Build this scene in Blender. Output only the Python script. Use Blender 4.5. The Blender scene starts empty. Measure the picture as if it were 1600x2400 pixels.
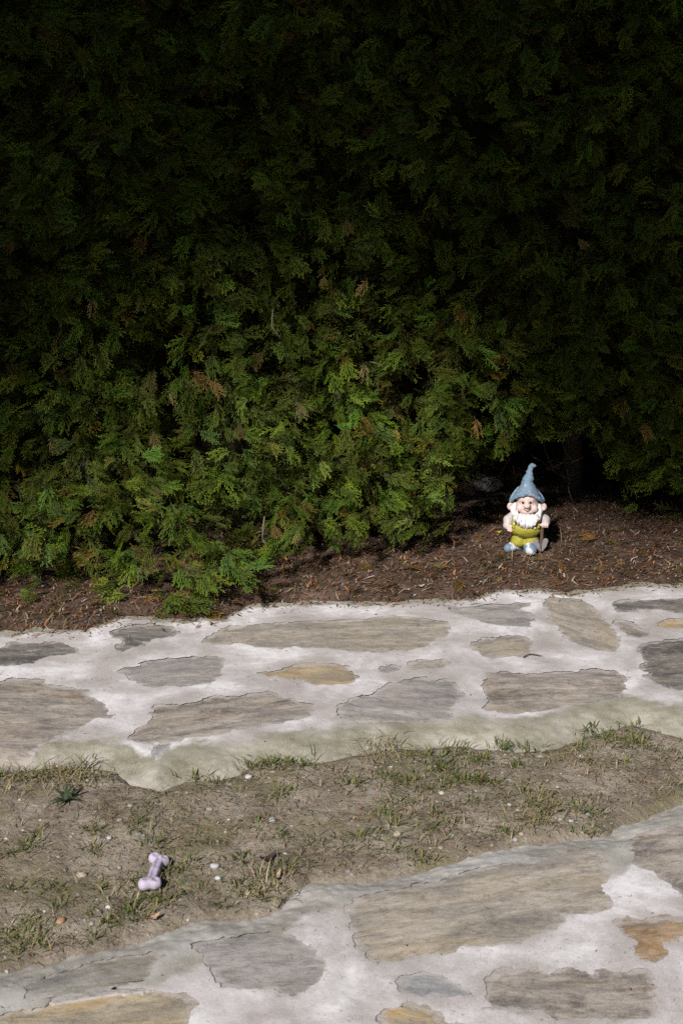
import bpy, math, random
import numpy as np
from mathutils import Vector, Matrix, Euler, Quaternion

random.seed(7); RNG = np.random.default_rng(7)
S = bpy.context.scene
COL = S.collection

# ------------------------------------------------------------------ camera
CAM_H = 1.6; PITCH = math.radians(16.0); FR = 0.72          # 36 mm / 50 mm
cam = bpy.data.cameras.new('camera'); camo = bpy.data.objects.new('camera', cam); COL.objects.link(camo)
camo.location = (0, 0, CAM_H); camo.rotation_euler = (math.radians(90) - PITCH, 0, 0)
cam.sensor_fit = 'VERTICAL'; cam.sensor_height = 36; cam.sensor_width = 24; cam.lens = 50
cam.clip_start = 0.05; cam.clip_end = 500
cam.dof.use_dof = True; cam.dof.focus_distance = 5.0; cam.dof.aperture_fstop = 10.0
S.camera = camo

# ------------------------------------------------------------------ light
EL = math.radians(37); AZ = math.radians(24)
SUN = Vector((-math.sin(AZ)*math.cos(EL), -math.cos(AZ)*math.cos(EL), math.sin(EL)))
world = bpy.data.worlds.new('World'); S.world = world; world.use_nodes = True
wn = world.node_tree.nodes; wl = world.node_tree.links
sky = wn.new('ShaderNodeTexSky'); sky.sky_type = 'NISHITA'; sky.sun_disc = False
sky.sun_elevation = EL; sky.sun_rotation = math.pi + AZ
wn['Background'].inputs['Strength'].default_value = 0.03
wl.new(sky.outputs[0], wn['Background'].inputs['Color'])
sun = bpy.data.lights.new('sun', 'SUN'); suno = bpy.data.objects.new('sun', sun); COL.objects.link(suno)
sun.energy = 5.0; sun.angle = math.radians(2.5); sun.color = (1.0, 0.968, 0.945)
suno.location = SUN*30; suno.rotation_euler = (-SUN).to_track_quat('-Z', 'Y').to_euler()
S.view_settings.view_transform = 'Standard'; S.view_settings.look = 'None'
S.view_settings.exposure = 0.12; S.view_settings.gamma = 1.0
S.view_settings.use_curve_mapping = False
S.cycles.max_bounces = 4; S.cycles.transparent_max_bounces = 8
S.cycles.use_denoising = False; S.cycles.adaptive_threshold = 0.03

# ------------------------------------------------------------------ helpers
def ray(px, py):
    dx = (px-800)/2400*FR; dy = (1200-py)/2400*FR
    c, s = math.cos(PITCH), math.sin(PITCH)
    return np.array([dx, c+dy*s, -s+dy*c])
def gp(px, py, z=0.0):                       # photo pixel -> point of the ground at height z
    d = ray(px, py); t = (z-CAM_H)/d[2]
    return np.array([d[0]*t, d[1]*t, z])
def at(px, py, Y):                           # photo pixel -> point at distance Y
    d = ray(px, py); t = Y/d[1]
    return np.array([d[0]*t, Y, CAM_H+d[2]*t])
def pix(p):                                  # point(s) -> photo pixel
    p = np.asarray(p, float); c, s = math.cos(PITCH), math.sin(PITCH)
    q = p-np.array([0, 0, CAM_H]); dep = q[..., 1]*c-q[..., 2]*s; up = q[..., 1]*s+q[..., 2]*c
    return 800+q[..., 0]/dep*2400/FR, 1200-up/dep*2400/FR
def sst(a, b, x):
    t = np.clip((x-a)/(b-a), 0, 1); return t*t*(3-2*t)

def _h(ix, iy, iz, seed):
    n = (ix.astype(np.int64)*374761393+iy.astype(np.int64)*668265263+iz.astype(np.int64)*2147483647+seed*974711) & 0xFFFFFFFF
    n = ((n ^ (n >> 13))*1274126177) & 0xFFFFFFFF
    n = n ^ (n >> 16)
    return (n & 0xFFFF)/65535.0
def vnoise(x, y, z=None, seed=0):
    x = np.asarray(x, float); y = np.asarray(y, float); z = np.zeros_like(x) if z is None else np.asarray(z, float)
    ix, iy, iz = np.floor(x), np.floor(y), np.floor(z)
    fx, fy, fz = x-ix, y-iy, z-iz
    fx, fy, fz = [f*f*(3-2*f) for f in (fx, fy, fz)]
    r = 0
    for a in (0, 1):
        for b in (0, 1):
            for c in (0, 1):
                w = (fx if a else 1-fx)*(fy if b else 1-fy)*(fz if c else 1-fz)
                r = r+w*_h(ix+a, iy+b, iz+c, seed)
    return r*2-1
def fbm(x, y, z=None, seed=0, oct=4):
    r = 0; a = 0.5; f = 1.0
    for o in range(oct):
        r = r+a*vnoise(np.asarray(x)*f, np.asarray(y)*f, None if z is None else np.asarray(z)*f, seed+o*17); a *= .5; f *= 2.03
    return r

def poly_sd(px, py, poly):                   # signed distance to a polygon, positive inside
    P = np.asarray(poly, float); d = np.full(px.shape, 1e9); ins = np.zeros(px.shape, bool)
    for i in range(len(P)):
        a = P[i]; b = P[(i+1) % len(P)]; e = b-a
        wx, wy = px-a[0], py-a[1]
        t = np.clip((wx*e[0]+wy*e[1])/(e@e+1e-12), 0, 1)
        d = np.minimum(d, (wx-e[0]*t)**2+(wy-e[1]*t)**2)
        c = (a[1] > py) != (b[1] > py)
        if abs(e[1]) > 1e-12:
            ins ^= c & (px < e[0]*(py-a[1])/e[1]+a[0])
    return np.where(ins, 1, -1)*np.sqrt(d)

def mesh_from(name, v, f, smooth=True):
    me = bpy.data.meshes.new(name)
    v = np.asarray(v, np.float32)
    f = np.asarray(f, np.int32) if not isinstance(f, list) else f
    if isinstance(f, np.ndarray):
        k = f.shape[1]; n = len(f)
        me.vertices.add(len(v)); me.vertices.foreach_set('co', v.ravel())
        me.loops.add(n*k); me.loops.foreach_set('vertex_index', f.ravel())
        me.polygons.add(n); me.polygons.foreach_set('loop_start', np.arange(0, n*k, k, dtype=np.int32))
        me.update(calc_edges=True); me.validate()
    else:
        me.from_pydata([tuple(map(float, q)) for q in v], [], f)
    me.polygons.foreach_set('use_smooth', np.full(len(me.polygons), smooth)); me.update()
    return me
def vattr(me, name, vals):
    a = me.attributes.new(name, 'FLOAT', 'POINT'); a.data.foreach_set('value', np.asarray(vals, np.float32))
def cattr(me, name, rgb):
    a = me.attributes.new(name, 'FLOAT_COLOR', 'POINT')
    c = np.ones((len(rgb), 4), np.float32); c[:, :3] = rgb; a.data.foreach_set('color', c.ravel())
def link(name, me, mat=None, parent=None, label=None, cat=None, group=None, kind=None):
    o = bpy.data.objects.new(name, me); COL.objects.link(o)
    if mat and me is not None and not me.materials: me.materials.append(mat)
    if parent: o.parent = parent
    if label: o['label'] = label
    if cat: o['category'] = cat
    if group: o['group'] = group
    if kind: o['kind'] = kind
    return o

def grid_cells(keep):                        # keep: (nx,ny) bool per vertex -> quads + index map
    nx, ny = keep.shape
    idx = -np.ones(keep.shape, int)
    cell = keep[:-1, :-1] & keep[1:, :-1] & keep[1:, 1:] & keep[:-1, 1:]
    used = np.zeros_like(keep)
    used[:-1, :-1] |= cell; used[1:, :-1] |= cell; used[1:, 1:] |= cell; used[:-1, 1:] |= cell
    idx[used] = np.arange(used.sum())
    q = np.stack([idx[:-1, :-1][cell], idx[1:, :-1][cell], idx[1:, 1:][cell], idx[:-1, 1:][cell]], 1)
    return used, q

# ---------------------------------------------------------------- materials
class NT:
    def __init__(s, name):
        s.m = bpy.data.materials.new(name); s.m.use_nodes = True; s.t = s.m.node_tree
        s.b = s.t.nodes['Principled BSDF']; s.out = s.t.nodes['Material Output']
    def n(s, typ, **k):
        x = s.t.nodes.new(typ)
        for a, b in k.items(): setattr(x, a, b)
        return x
    def l(s, a, b): s.t.links.new(a, b)
    def inp(s, sock, v):
        if hasattr(v, 'is_output') or isinstance(v, bpy.types.NodeSocket): s.l(v, sock)
        else: sock.default_value = v
    def coords(s, kind='Object', scale=(1, 1, 1), rot=(0, 0, 0)):
        c = s.n('ShaderNodeTexCoord'); m = s.n('ShaderNodeMapping')
        m.inputs['Scale'].default_value = scale; m.inputs['Rotation'].default_value = rot
        s.l(c.outputs[kind], m.inputs['Vector']); return m.outputs[0]
    def noise(s, vec, scale, detail=4, rough=.55, dist=0.0):
        x = s.n('ShaderNodeTexNoise'); s.l(vec, x.inputs['Vector'])
        x.inputs['Scale'].default_value = scale; x.inputs['Detail'].default_value = detail
        x.inputs['Roughness'].default_value = rough; x.inputs['Distortion'].default_value = dist
        return x.outputs['Fac']
    def ramp(s, fac, stops, interp='LINEAR'):
        r = s.n('ShaderNodeValToRGB'); s.l(fac, r.inputs[0]); r.color_ramp.interpolation = interp
        e = r.color_ramp.elements
        while len(e) < len(stops): e.new(.5)
        for i, (p, c) in enumerate(stops):
            e[i].position = p; e[i].color = (*c, 1) if len(c) == 3 else c
        return r.outputs[0]
    def step(s, fac, a, b):
        r = s.n('ShaderNodeMapRange'); r.interpolation_type = 'SMOOTHSTEP'; s.l(fac, r.inputs[0])
        r.inputs[1].default_value = a; r.inputs[2].default_value = b; return r.outputs[0]
    def mix(s, fac, a, b, mode='MIX'):
        x = s.n('ShaderNodeMix', data_type='RGBA', blend_type=mode)
        s.inp(x.inputs[0], fac)
        for sock, v in ((x.inputs[6], a), (x.inputs[7], b)):
            s.inp(sock, (*v, 1) if isinstance(v, tuple) and len(v) == 3 else v)
        return x.outputs[2]
    def math(s, op, a, b=0.0):
        x = s.n('ShaderNodeMath', operation=op); s.inp(x.inputs[0], a); s.inp(x.inputs[1], b); return x.outputs[0]
    def attr(s, name, typ='GEOMETRY', out='Fac'):
        x = s.n('ShaderNodeAttribute', attribute_type=typ, attribute_name=name); return x.outputs[out]
    def bump(s, h, strength=.5, dist=.004):
        x = s.n('ShaderNodeBump'); s.l(h, x.inputs['Height']); x.inputs['Strength'].default_value = strength
        x.inputs['Distance'].default_value = dist; s.l(x.outputs[0], s.b.inputs['Normal'])
    def fin(s, col, rough=.8, spec=.3):
        s.inp(s.b.inputs['Base Color'], (*col, 1) if isinstance(col, tuple) and len(col) == 3 else col)
        s.inp(s.b.inputs['Roughness'], rough); s.b.inputs['Specular IOR Level'].default_value = spec
        return s.m

MORTAR_C = (.60, .555, .545)
def mortar_mat():
    t = NT('mortar'); v = t.coords()
    big = t.noise(v, 4.6, 6, .6, .35); mid = t.noise(v, 26, 5, .6); fine = t.noise(v, 420, 3, .7); grit = t.noise(v, 150, 3, .65)
    c = t.ramp(big, [(.36, (.37, .33, .305)), (.46, (.46, .42, .40)), (.54, (.575, .54, .53)), (.63, (.75, .72, .722))])
    c = t.mix(t.math('MULTIPLY', t.step(mid, .52, .75), .45), c, (.43, .39, .37))
    w = t.attr('worn')                                           # distance-driven algae stain along the borders
    st = t.step(t.math('ADD', w, t.math('MULTIPLY', t.math('SUBTRACT', mid, .5), .9)), .35, .75)
    alg = t.ramp(t.noise(v, 9, 4), [(.36, (.185, .168, .105)), (.5, (.275, .255, .185)), (.64, (.38, .35, .29))])
    alg = t.mix(t.step(t.attr('grey'), 0, 1), alg, t.ramp(t.noise(v, 7, 4), [(.36, (.27, .25, .20)), (.5, (.36, .34, .30)), (.64, (.46, .44, .41))]))
    c = t.mix(st, c, alg)
    g2 = t.noise(v, 62, 5, .7); c = t.mix(t.math('MULTIPLY', t.step(g2, .52, .66), .30), c, (.31, .28, .255)); c = t.mix(t.math('MULTIPLY', t.step(grit, .58, .72), .40), c, (.22, .20, .17))
    c = t.mix(t.math('MULTIPLY', t.step(fine, .45, .70), .35), c, (.80, .77, .75)); c = t.mix(t.math('MULTIPLY', t.step(fine, .46, .30), .45), c, (.26, .235, .21))
    sp = t.step(t.noise(v, 95, 2, .5), .68, .73); c = t.mix(t.math('MULTIPLY', sp, .6), c, (.16, .14, .12))
    h = t.math('ADD', t.math('MULTIPLY', mid, .6), t.math('ADD', t.math('MULTIPLY', grit, .6), t.math('MULTIPLY', fine, .4)))
    t.bump(h, .45, .0022); return t.fin(c, .92, .2)
def stone_mat(name, stops, rust=(.33, .21, .09), rustamt=.4, dark=(.09, .085, .085), darkamt=.5):
    t = NT(name); oi = t.n('ShaderNodeObjectInfo')
    off = t.n('ShaderNodeVectorMath', operation='ADD'); tc = t.n('ShaderNodeTexCoord')
    cmb = t.n('ShaderNodeCombineXYZ'); r10 = t.math('MULTIPLY', oi.outputs['Random'], 40.0)
    t.l(r10, cmb.inputs[0]); t.l(r10, cmb.inputs[1]); t.l(tc.outputs['Object'], off.inputs[0]); t.l(cmb.outputs[0], off.inputs[1])
    def mp(sc):
        m = t.n('ShaderNodeMapping'); m.inputs['Scale'].default_value = sc; t.l(off.outputs[0], m.inputs['Vector']); return m.outputs[0]
    vs = mp((7, 18, 18)); vf = mp((48, 120, 120)); vi = mp((1, 1, 1)); vm = mp((4, 9, 9))
    a = t.noise(vs, 1, 8, .72, .5); b = t.noise(vf, 1, 5, .75, .2)
    lf = t.noise(mp((2.2, 7, 7)), 1, 5, .65, .6)
    m = t.math('ADD', t.math('MULTIPLY', a, .50), t.math('ADD', t.math('MULTIPLY', b, .24), t.math('MULTIPLY', lf, .26)))
    sp_ = t.noise(vi, 210, 4, .75); m = t.math('ADD', m, t.math('MULTIPLY', t.math('SUBTRACT', sp_, .5), .22)); m = t.math('ADD', t.math('MULTIPLY', t.math('SUBTRACT', m, .5), 2.2), .5)
    c = t.ramp(m, stops)
    ru = t.math('MULTIPLY', t.step(t.noise(vm, 1, 4, .6, .7), .50, .68), rustamt); c = t.mix(ru, c, rust)
    dk = t.math('MULTIPLY', t.step(t.noise(mp((5, 20, 20)), 1, 6, .7, .6), .55, .70), darkamt); c = t.mix(dk, c, dark)
    mo = t.noise(vi, 38, 5, .7, .5); c = t.mix(t.math('MULTIPLY', t.step(mo, .5, .66), .35), c, (.40, .36, .32)); c = t.mix(t.math('MULTIPLY', t.step(mo, .46, .34), .4), c, (.14, .125, .115))
    bl = t.step(t.noise(mp((2.5, 10, 10)), 1, 7, .68, .5), .50, .62); c = t.mix(t.math('MULTIPLY', bl, .42), c, (.205, .198, .195))
    wl_ = t.step(t.noise(mp((8, 60, 60)), 1, 5, .65, .3), .58, .66); c = t.mix(t.math('MULTIPLY', wl_, .5), c, (.50, .455, .40))
    d = t.attr('dust'); dn = t.noise(vi, 34, 5, .65)
    du = t.step(t.math('ADD', d, t.math('MULTIPLY', t.math('SUBTRACT', dn, .5), 2.6)), .5, .95)
    c = t.mix(t.math('MULTIPLY', du, .7), c, (.47, .43, .405))
    cr = t.step(t.math('ABSOLUTE', t.math('SUBTRACT', t.noise(mp((4, 12, 9)), 1, 3, .5, 1.5), .5)), .0, .016)
    c = t.mix(t.math('MULTIPLY', t.math('SUBTRACT', 1.0, cr), .35), c, (.12, .11, .10))
    h = t.math('ADD', t.math('MULTIPLY', a, 1.5), t.math('ADD', t.math('MULTIPLY', b, .7), t.math('MULTIPLY', sp_, .3)))
    t.bump(h, .6, .004); return t.fin(c, .82, .3)
def soil_mat(name, stops, moss=0.0, bump=.9, pale=(.30, .27, .235)):
    t = NT(name); v = t.coords()
    a = t.noise(v, 7, 5, .6, .4); f = t.noise(v, 190, 4, .75); g = t.noise(v, 60, 4, .7)
    c = t.ramp(t.math('ADD', t.math('MULTIPLY', a, .55), t.math('MULTIPLY', g, .45)), stops)
    if moss:
        mm = t.step(t.math('ADD', t.noise(v, 4.2, 4, .6), t.math('MULTIPLY', t.math('SUBTRACT', g, .5), .9)), .48, .68)
        c = t.mix(t.math('MULTIPLY', mm, moss), c, (.19, .168, .088))
    c = t.mix(t.math('MULTIPLY', t.step(f, .56, .72), .7), c, pale)
    c = t.mix(t.math('MULTIPLY', t.step(f, .44, .30), .75), c, (.09, .072, .055))
    vo = t.n('ShaderNodeTexVoronoi'); t.l(v, vo.inputs['Vector']); vo.inputs['Scale'].default_value = 120
    h = t.math('ADD', t.math('MULTIPLY', f, .8), t.math('ADD', t.math('MULTIPLY', g, 1.6), t.math('MULTIPLY', vo.outputs['Distance'], -.3)))
    t.bump(h, bump*.7, .007); return t.fin(c, .95, .15)
def foliage_mat(name, stops, trans=.25, vc=None):
    t = NT(name)
    if vc: c = t.attr('tint', out='Color')
    else:
        oi = t.n('ShaderNodeObjectInfo'); c = t.ramp(oi.outputs['Random'], stops)
        r2 = t.math('FRACT', t.math('MULTIPLY', oi.outputs['Random'], 61.7)); r2 = t.math('ADD', .42, t.math('MULTIPLY', t.math('MULTIPLY', r2, r2), 1.55))
        g3 = t.n('ShaderNodeCombineColor'); [t.l(r2, g3.inputs[k]) for k in range(3)]; c = t.mix(1.0, c, g3.outputs[0], 'MULTIPLY')
    tip = t.attr('tip'); dk = t.mix(1.0, c, (.28, .32, .36), 'MULTIPLY'); br = t.mix(.30, t.mix(1.0, c, (1.6, 1.6, 1.2), 'MULTIPLY'), (.30, .33, .05)); c = t.mix(t.math('POWER', tip, 2.2), dk, br)  # yellow-green tips brightened as light specks, bases darkened to deepen shade between sprays
    v = t.coords(); c = t.mix(.35, c, t.ramp(t.noise(v, 60, 2), [(.3, (.4, .4, .4)), (.7, (1.5, 1.5, 1.5))]), 'MULTIPLY')
    t.fin(c, .6, .14)
    tr = t.n('ShaderNodeBsdfTranslucent'); t.l(c, tr.inputs['Color'])
    mx = t.n('ShaderNodeMixShader'); mx.inputs[0].default_value = trans
    t.l(t.b.outputs[0], mx.inputs[1]); t.l(tr.outputs[0], mx.inputs[2]); t.l(mx.outputs[0], t.out.inputs['Surface'])
    return t.m
def piece_mat(name, rough=.8, trans=0.0):
    t = NT(name); c = t.attr('tint', out='Color'); v = t.coords()
    c = t.mix(.4, c, t.ramp(t.noise(v, 160, 3), [(.3, (.55, .55, .55)), (.7, (1.35, 1.35, 1.35))]), 'MULTIPLY')
    t.fin(c, rough, .25)
    if trans:
        tr = t.n('ShaderNodeBsdfTranslucent'); t.l(c, tr.inputs['Color'])
        mx = t.n('ShaderNodeMixShader'); mx.inputs[0].default_value = trans
        t.l(t.b.outputs[0], mx.inputs[1]); t.l(tr.outputs[0], mx.inputs[2]); t.l(mx.outputs[0], t.out.inputs['Surface'])
    return t.m
def paint_mat(name, col, chip=None, amt=0.0, scale=30, grime=(.1, .09, .07), gr=.25, rough=.6, zlo=None):
    t = NT(name); v = t.coords(); a = t.noise(v, scale, 5, .65, .3); b = t.noise(v, scale*3.5, 4, .65)
    c = t.mix(.35, col, t.ramp(b, [(.3, tuple(x*.65 for x in col)), (.7, tuple(min(1, x*1.3) for x in col))]))
    c = t.mix(t.math('MULTIPLY', t.step(b, .57, .75), gr), c, grime)
    if chip: c = t.mix(t.step(a, 1-amt-.03, 1-amt+.03), c, chip)
    t.bump(t.math('ADD', a, t.math('MULTIPLY', b, .4)), .35, .003); return t.fin(c, rough, .35)
def bark_mat():
    t = NT('thuja_bark'); v = t.coords(scale=(60, 60, 7)); a = t.noise(v, 1, 6, .65, .8)
    c = t.ramp(a, [(.3, (.035, .026, .02)), (.55, (.10, .078, .062)), (.75, (.19, .16, .135))])
    t.bump(a, 1, .01); return t.fin(c, .9, .15)

M = dict(
    mortar=mortar_mat(),
    tan=stone_mat('tan_slate', [(.28, (.20, .18, .155)), (.46, (.33, .288, .23)), (.62, (.43, .375, .30)), (.75, (.50, .455, .39))], (.38, .28, .15), .35, (.13, .125, .125), .35),
    grey=stone_mat('grey_slate', [(.30, (.23, .21, .20)), (.5, (.325, .297, .278)), (.68, (.41, .375, .35))], (.34, .275, .19), .22, (.15, .145, .145), .25),
    dark=stone_mat('dark_slate', [(.30, (.055, .052, .05)), (.48, (.135, .122, .112)), (.65, (.26, .225, .19))], (.27, .21, .14), .3, (.035, .033, .033), .6),
    brown=stone_mat('brown_slate', [(.28, (.13, .115, .104)), (.45, (.29, .248, .21)), (.62, (.44, .385, .325))], (.34, .24, .13), .35, (.07, .064, .062), .75),
    ochre=stone_mat('ochre_slate', [(.30, (.24, .20, .145)), (.5, (.42, .33, .20)), (.68, (.50, .42, .29))], (.50, .31, .11), .55, (.20, .17, .15), .3),
    rust=stone_mat('rust_slate', [(.30, (.10, .075, .06)), (.48, (.29, .20, .12)), (.66, (.42, .31, .20))], (.36, .19, .07), .4, (.05, .042, .04), .4),
    blue=stone_mat('blue_grey_slate', [(.30, (.25, .25, .25)), (.5, (.33, .325, .325)), (.7, (.40, .39, .38))], (.36, .29, .19), .15, (.12, .12, .13), .2),
    moss=stone_mat('mossy_slate', [(.30, (.19, .175, .135)), (.5, (.275, .255, .21)), (.7, (.36, .335, .29))], (.30, .26, .16), .3, (.11, .11, .10), .3),
    soil=soil_mat('sandy_soil', [(.36, (.125, .096, .068)), (.5, (.268, .222, .17)), (.64, (.41, .355, .292))], .8, 1.0, (.43, .39, .345)),
    litter=soil_mat('leaf_mould', [(.34, (.028, .017, .011)), (.5, (.082, .051, .035)), (.66, (.18, .125, .095))], 0, 1.0, (.24, .18, .14)),
    earth=soil_mat('garden_earth', [(.30, (.05, .04, .03)), (.5, (.10, .085, .06)), (.7, (.15, .13, .10))], .6),
    spray=foliage_mat('thuja_foliage', [(0, (.034, .088, .008)), (.18, (.055, .118, .010)), (.36, (.090, .125, .010)), (.5, (.034, .118, .014)),
                                       (.62, (.100, .125, .014)), (.72, (.040, .100, .022)), (.86, (.110, .122, .012)), (.955, (.105, .085, .012)), (.985, (.12, .055, .016)), (1, (.20, .09, .04))]),
    inner=foliage_mat('inner_foliage', [(0, (.016, .028, .008)), (.5, (.026, .034, .010)), (.8, (.04, .026, .011)), (1, (.06, .034, .017))], .1),  # brownish inner sprays, coloured darker to deepen shade in the gaps
    grass=piece_mat('grass_blades', .5, .25), straw=piece_mat('straw', .7, .1), chips=piece_mat('litter_chips', .85), pebble=piece_mat('pebbles', .75),
    bark=bark_mat(),
)

# ------------------------------------------------------------------ ground shape
Z3 = lambda pts: [(x/1.96, 1350+y/1.96) for x, y in pts]
Z4 = lambda pts: [(800+x/1.96, 1350+y/1.96) for x, y in pts]
Z5 = lambda pts: [(x/1.96, 1750+y/1.96) for x, y in pts]
Z6 = lambda pts: [(800+x/1.96, 1750+y/1.96) for x, y in pts]
TOP = 0.013                                  # path surface above the soil
def world_poly(pts, z=TOP): return np.array([gp(x, y, z)[:2] for x, y in pts])

up_back = Z3([(0,255),(70,265),(150,245),(300,250),(400,250),(470,225),(560,190),(690,190),(740,205),(870,205),(950,190),(1040,195),(1060,170),(1160,130),(1250,130),(1400,118),(1568,120)]) \
    + Z4([(190,120),(400,110),(540,108),(600,105),(690,75),(780,65),(900,60),(1040,75),(1120,60),(1220,52),(1330,40),(1430,32),(1568,40)])
up_front = Z5([(0,112),(100,104),(200,98),(360,88),(420,100),(520,112),(600,180),(750,195),(850,155),(1000,150),(1100,125),(1150,95),(1300,70),(1400,62)]) \
    + Z4([(-60,845),(60,822),(200,800),(300,795),(500,775),(650,785),(800,805),(900,800),(1000,780),(1080,755),(1130,730),(1200,715),(1320,680),(1400,690),(1480,720),(1568,740)])
def ext(line, dxl, dxr, z=TOP):
    w = world_poly(line, z); d0 = w[4]-w[0]; d1 = w[-1]-w[-4]; s = (w[-1]-w[0]); s /= np.linalg.norm(s)
    return np.vstack([w[0]-s*dxl, w, w[-1]+s*dxr])
UB = ext(up_back, 1.2, 1.1); UF = ext(up_front, 1.2, 1.1, .002)
UPPER = np.vstack([UF, UB[::-1]])
low_back = Z5([(0,985),(60,975),(150,950),(280,938),(330,908),(480,880),(600,850),(700,815),(800,790),(850,765),(900,745),(960,738),(1100,748),(1200,735),(1290,690),(1330,625),(1420,565),(1480,575),(1568,582)]) \
    + Z6([(100,570),(200,552),(280,545),(400,520),(500,492),(560,460),(700,432),(800,412),(900,402),(1000,385),(1080,375),(1200,368),(1250,315),(1350,285),(1450,245),(1568,218)])
LB = ext(low_back, 1.0, 1.0, .002)
LOWER = np.vstack([LB, [[2.2, 1.35], [-1.9, 1.35]]])
DIRU = math.radians(12.0)

def soil_z(x, y):
    d = np.minimum(y-np.interp(x, LB[:, 0], LB[:, 1]), np.interp(x, UF[:, 0], UF[:, 1])-y)
    return -.026*sst(.015, -.07, d)-.002+(0.010*fbm(x*3, y*3, seed=3, oct=3)+.001)*sst(-.02, .12, d)+0.006*fbm(x*14, y*14, seed=5, oct=3)+.0045*fbm(x*34, y*34, seed=6, oct=2)+0.0022*fbm(x*62, y*62, seed=9, oct=1)
def back_line(x): return np.interp(x, UB[:, 0], UB[:, 1])
def litter_z(x, y):
    d = y-back_line(x)
    return TOP-.002+.016*sst(-.01, .06, d)+0.02*sst(0, .5, d)+(0.010*fbm(x*5, y*5, seed=31, oct=3)+.004)*sst(-.02, .15, d)+0.007*fbm(x*24, y*24, seed=33, oct=2)-0.04*sst(.0, -.08, d)

class Baked:                                  # height lookup on a fine table
    def __init__(s, f, x0, x1, y0, y1, h):
        s.x0, s.y0, s.h = x0, y0, h; X, Y = np.meshgrid(np.arange(x0, x1, h), np.arange(y0, y1, h), indexing='ij'); s.t = f(X, Y); s.n = s.t.shape
    def __call__(s, x, y):
        return float(s.t[min(max(int((x-s.x0)/s.h+.5), 0), s.n[0]-1), min(max(int((y-s.y0)/s.h+.5), 0), s.n[1]-1)])
SZ = Baked(soil_z, -2, 2.3, 2.0, 4.0, .008); LZ = Baked(litter_z, -2.4, 2.6, 3.6, 6.6, .01)
UBt = Baked(lambda X, Y: np.interp(X, UB[:, 0], UB[:, 1]), -2.6, 2.8, 0, .02, .01)
big = 80
gnd = link('ground', mesh_from('ground', [(-big,-big,-.08),(big,-big,-.08),(big,big,-.08),(-big,big,-.08)], [[0,1,2,3]], False), M['earth'], kind='structure')

def patch(name, xs, ys, zf, keepf, mat):
    X, Y = np.meshgrid(xs, ys, indexing='ij'); keep = keepf(X, Y); used, q = grid_cells(keep)
    v = np.stack([X, Y, zf(X, Y)], -1)[used]
    return link(name, mesh_from(name, v, q), mat, kind='structure')
patch('soil_strip', np.arange(-2.0, 2.3, .007), np.arange(2.1, 3.85, .007), soil_z,
      lambda X, Y: (Y < np.interp(X, UF[:, 0], UF[:, 1])+.16) & (Y > np.interp(X, LB[:, 0], LB[:, 1])-.16), M['soil'])
patch('litter_bed', np.arange(-2.4, 2.6, .010), np.arange(3.7, 6.6, .010), litter_z,
      lambda X, Y: Y > back_line(X)-.13, M['litter'])

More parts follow.
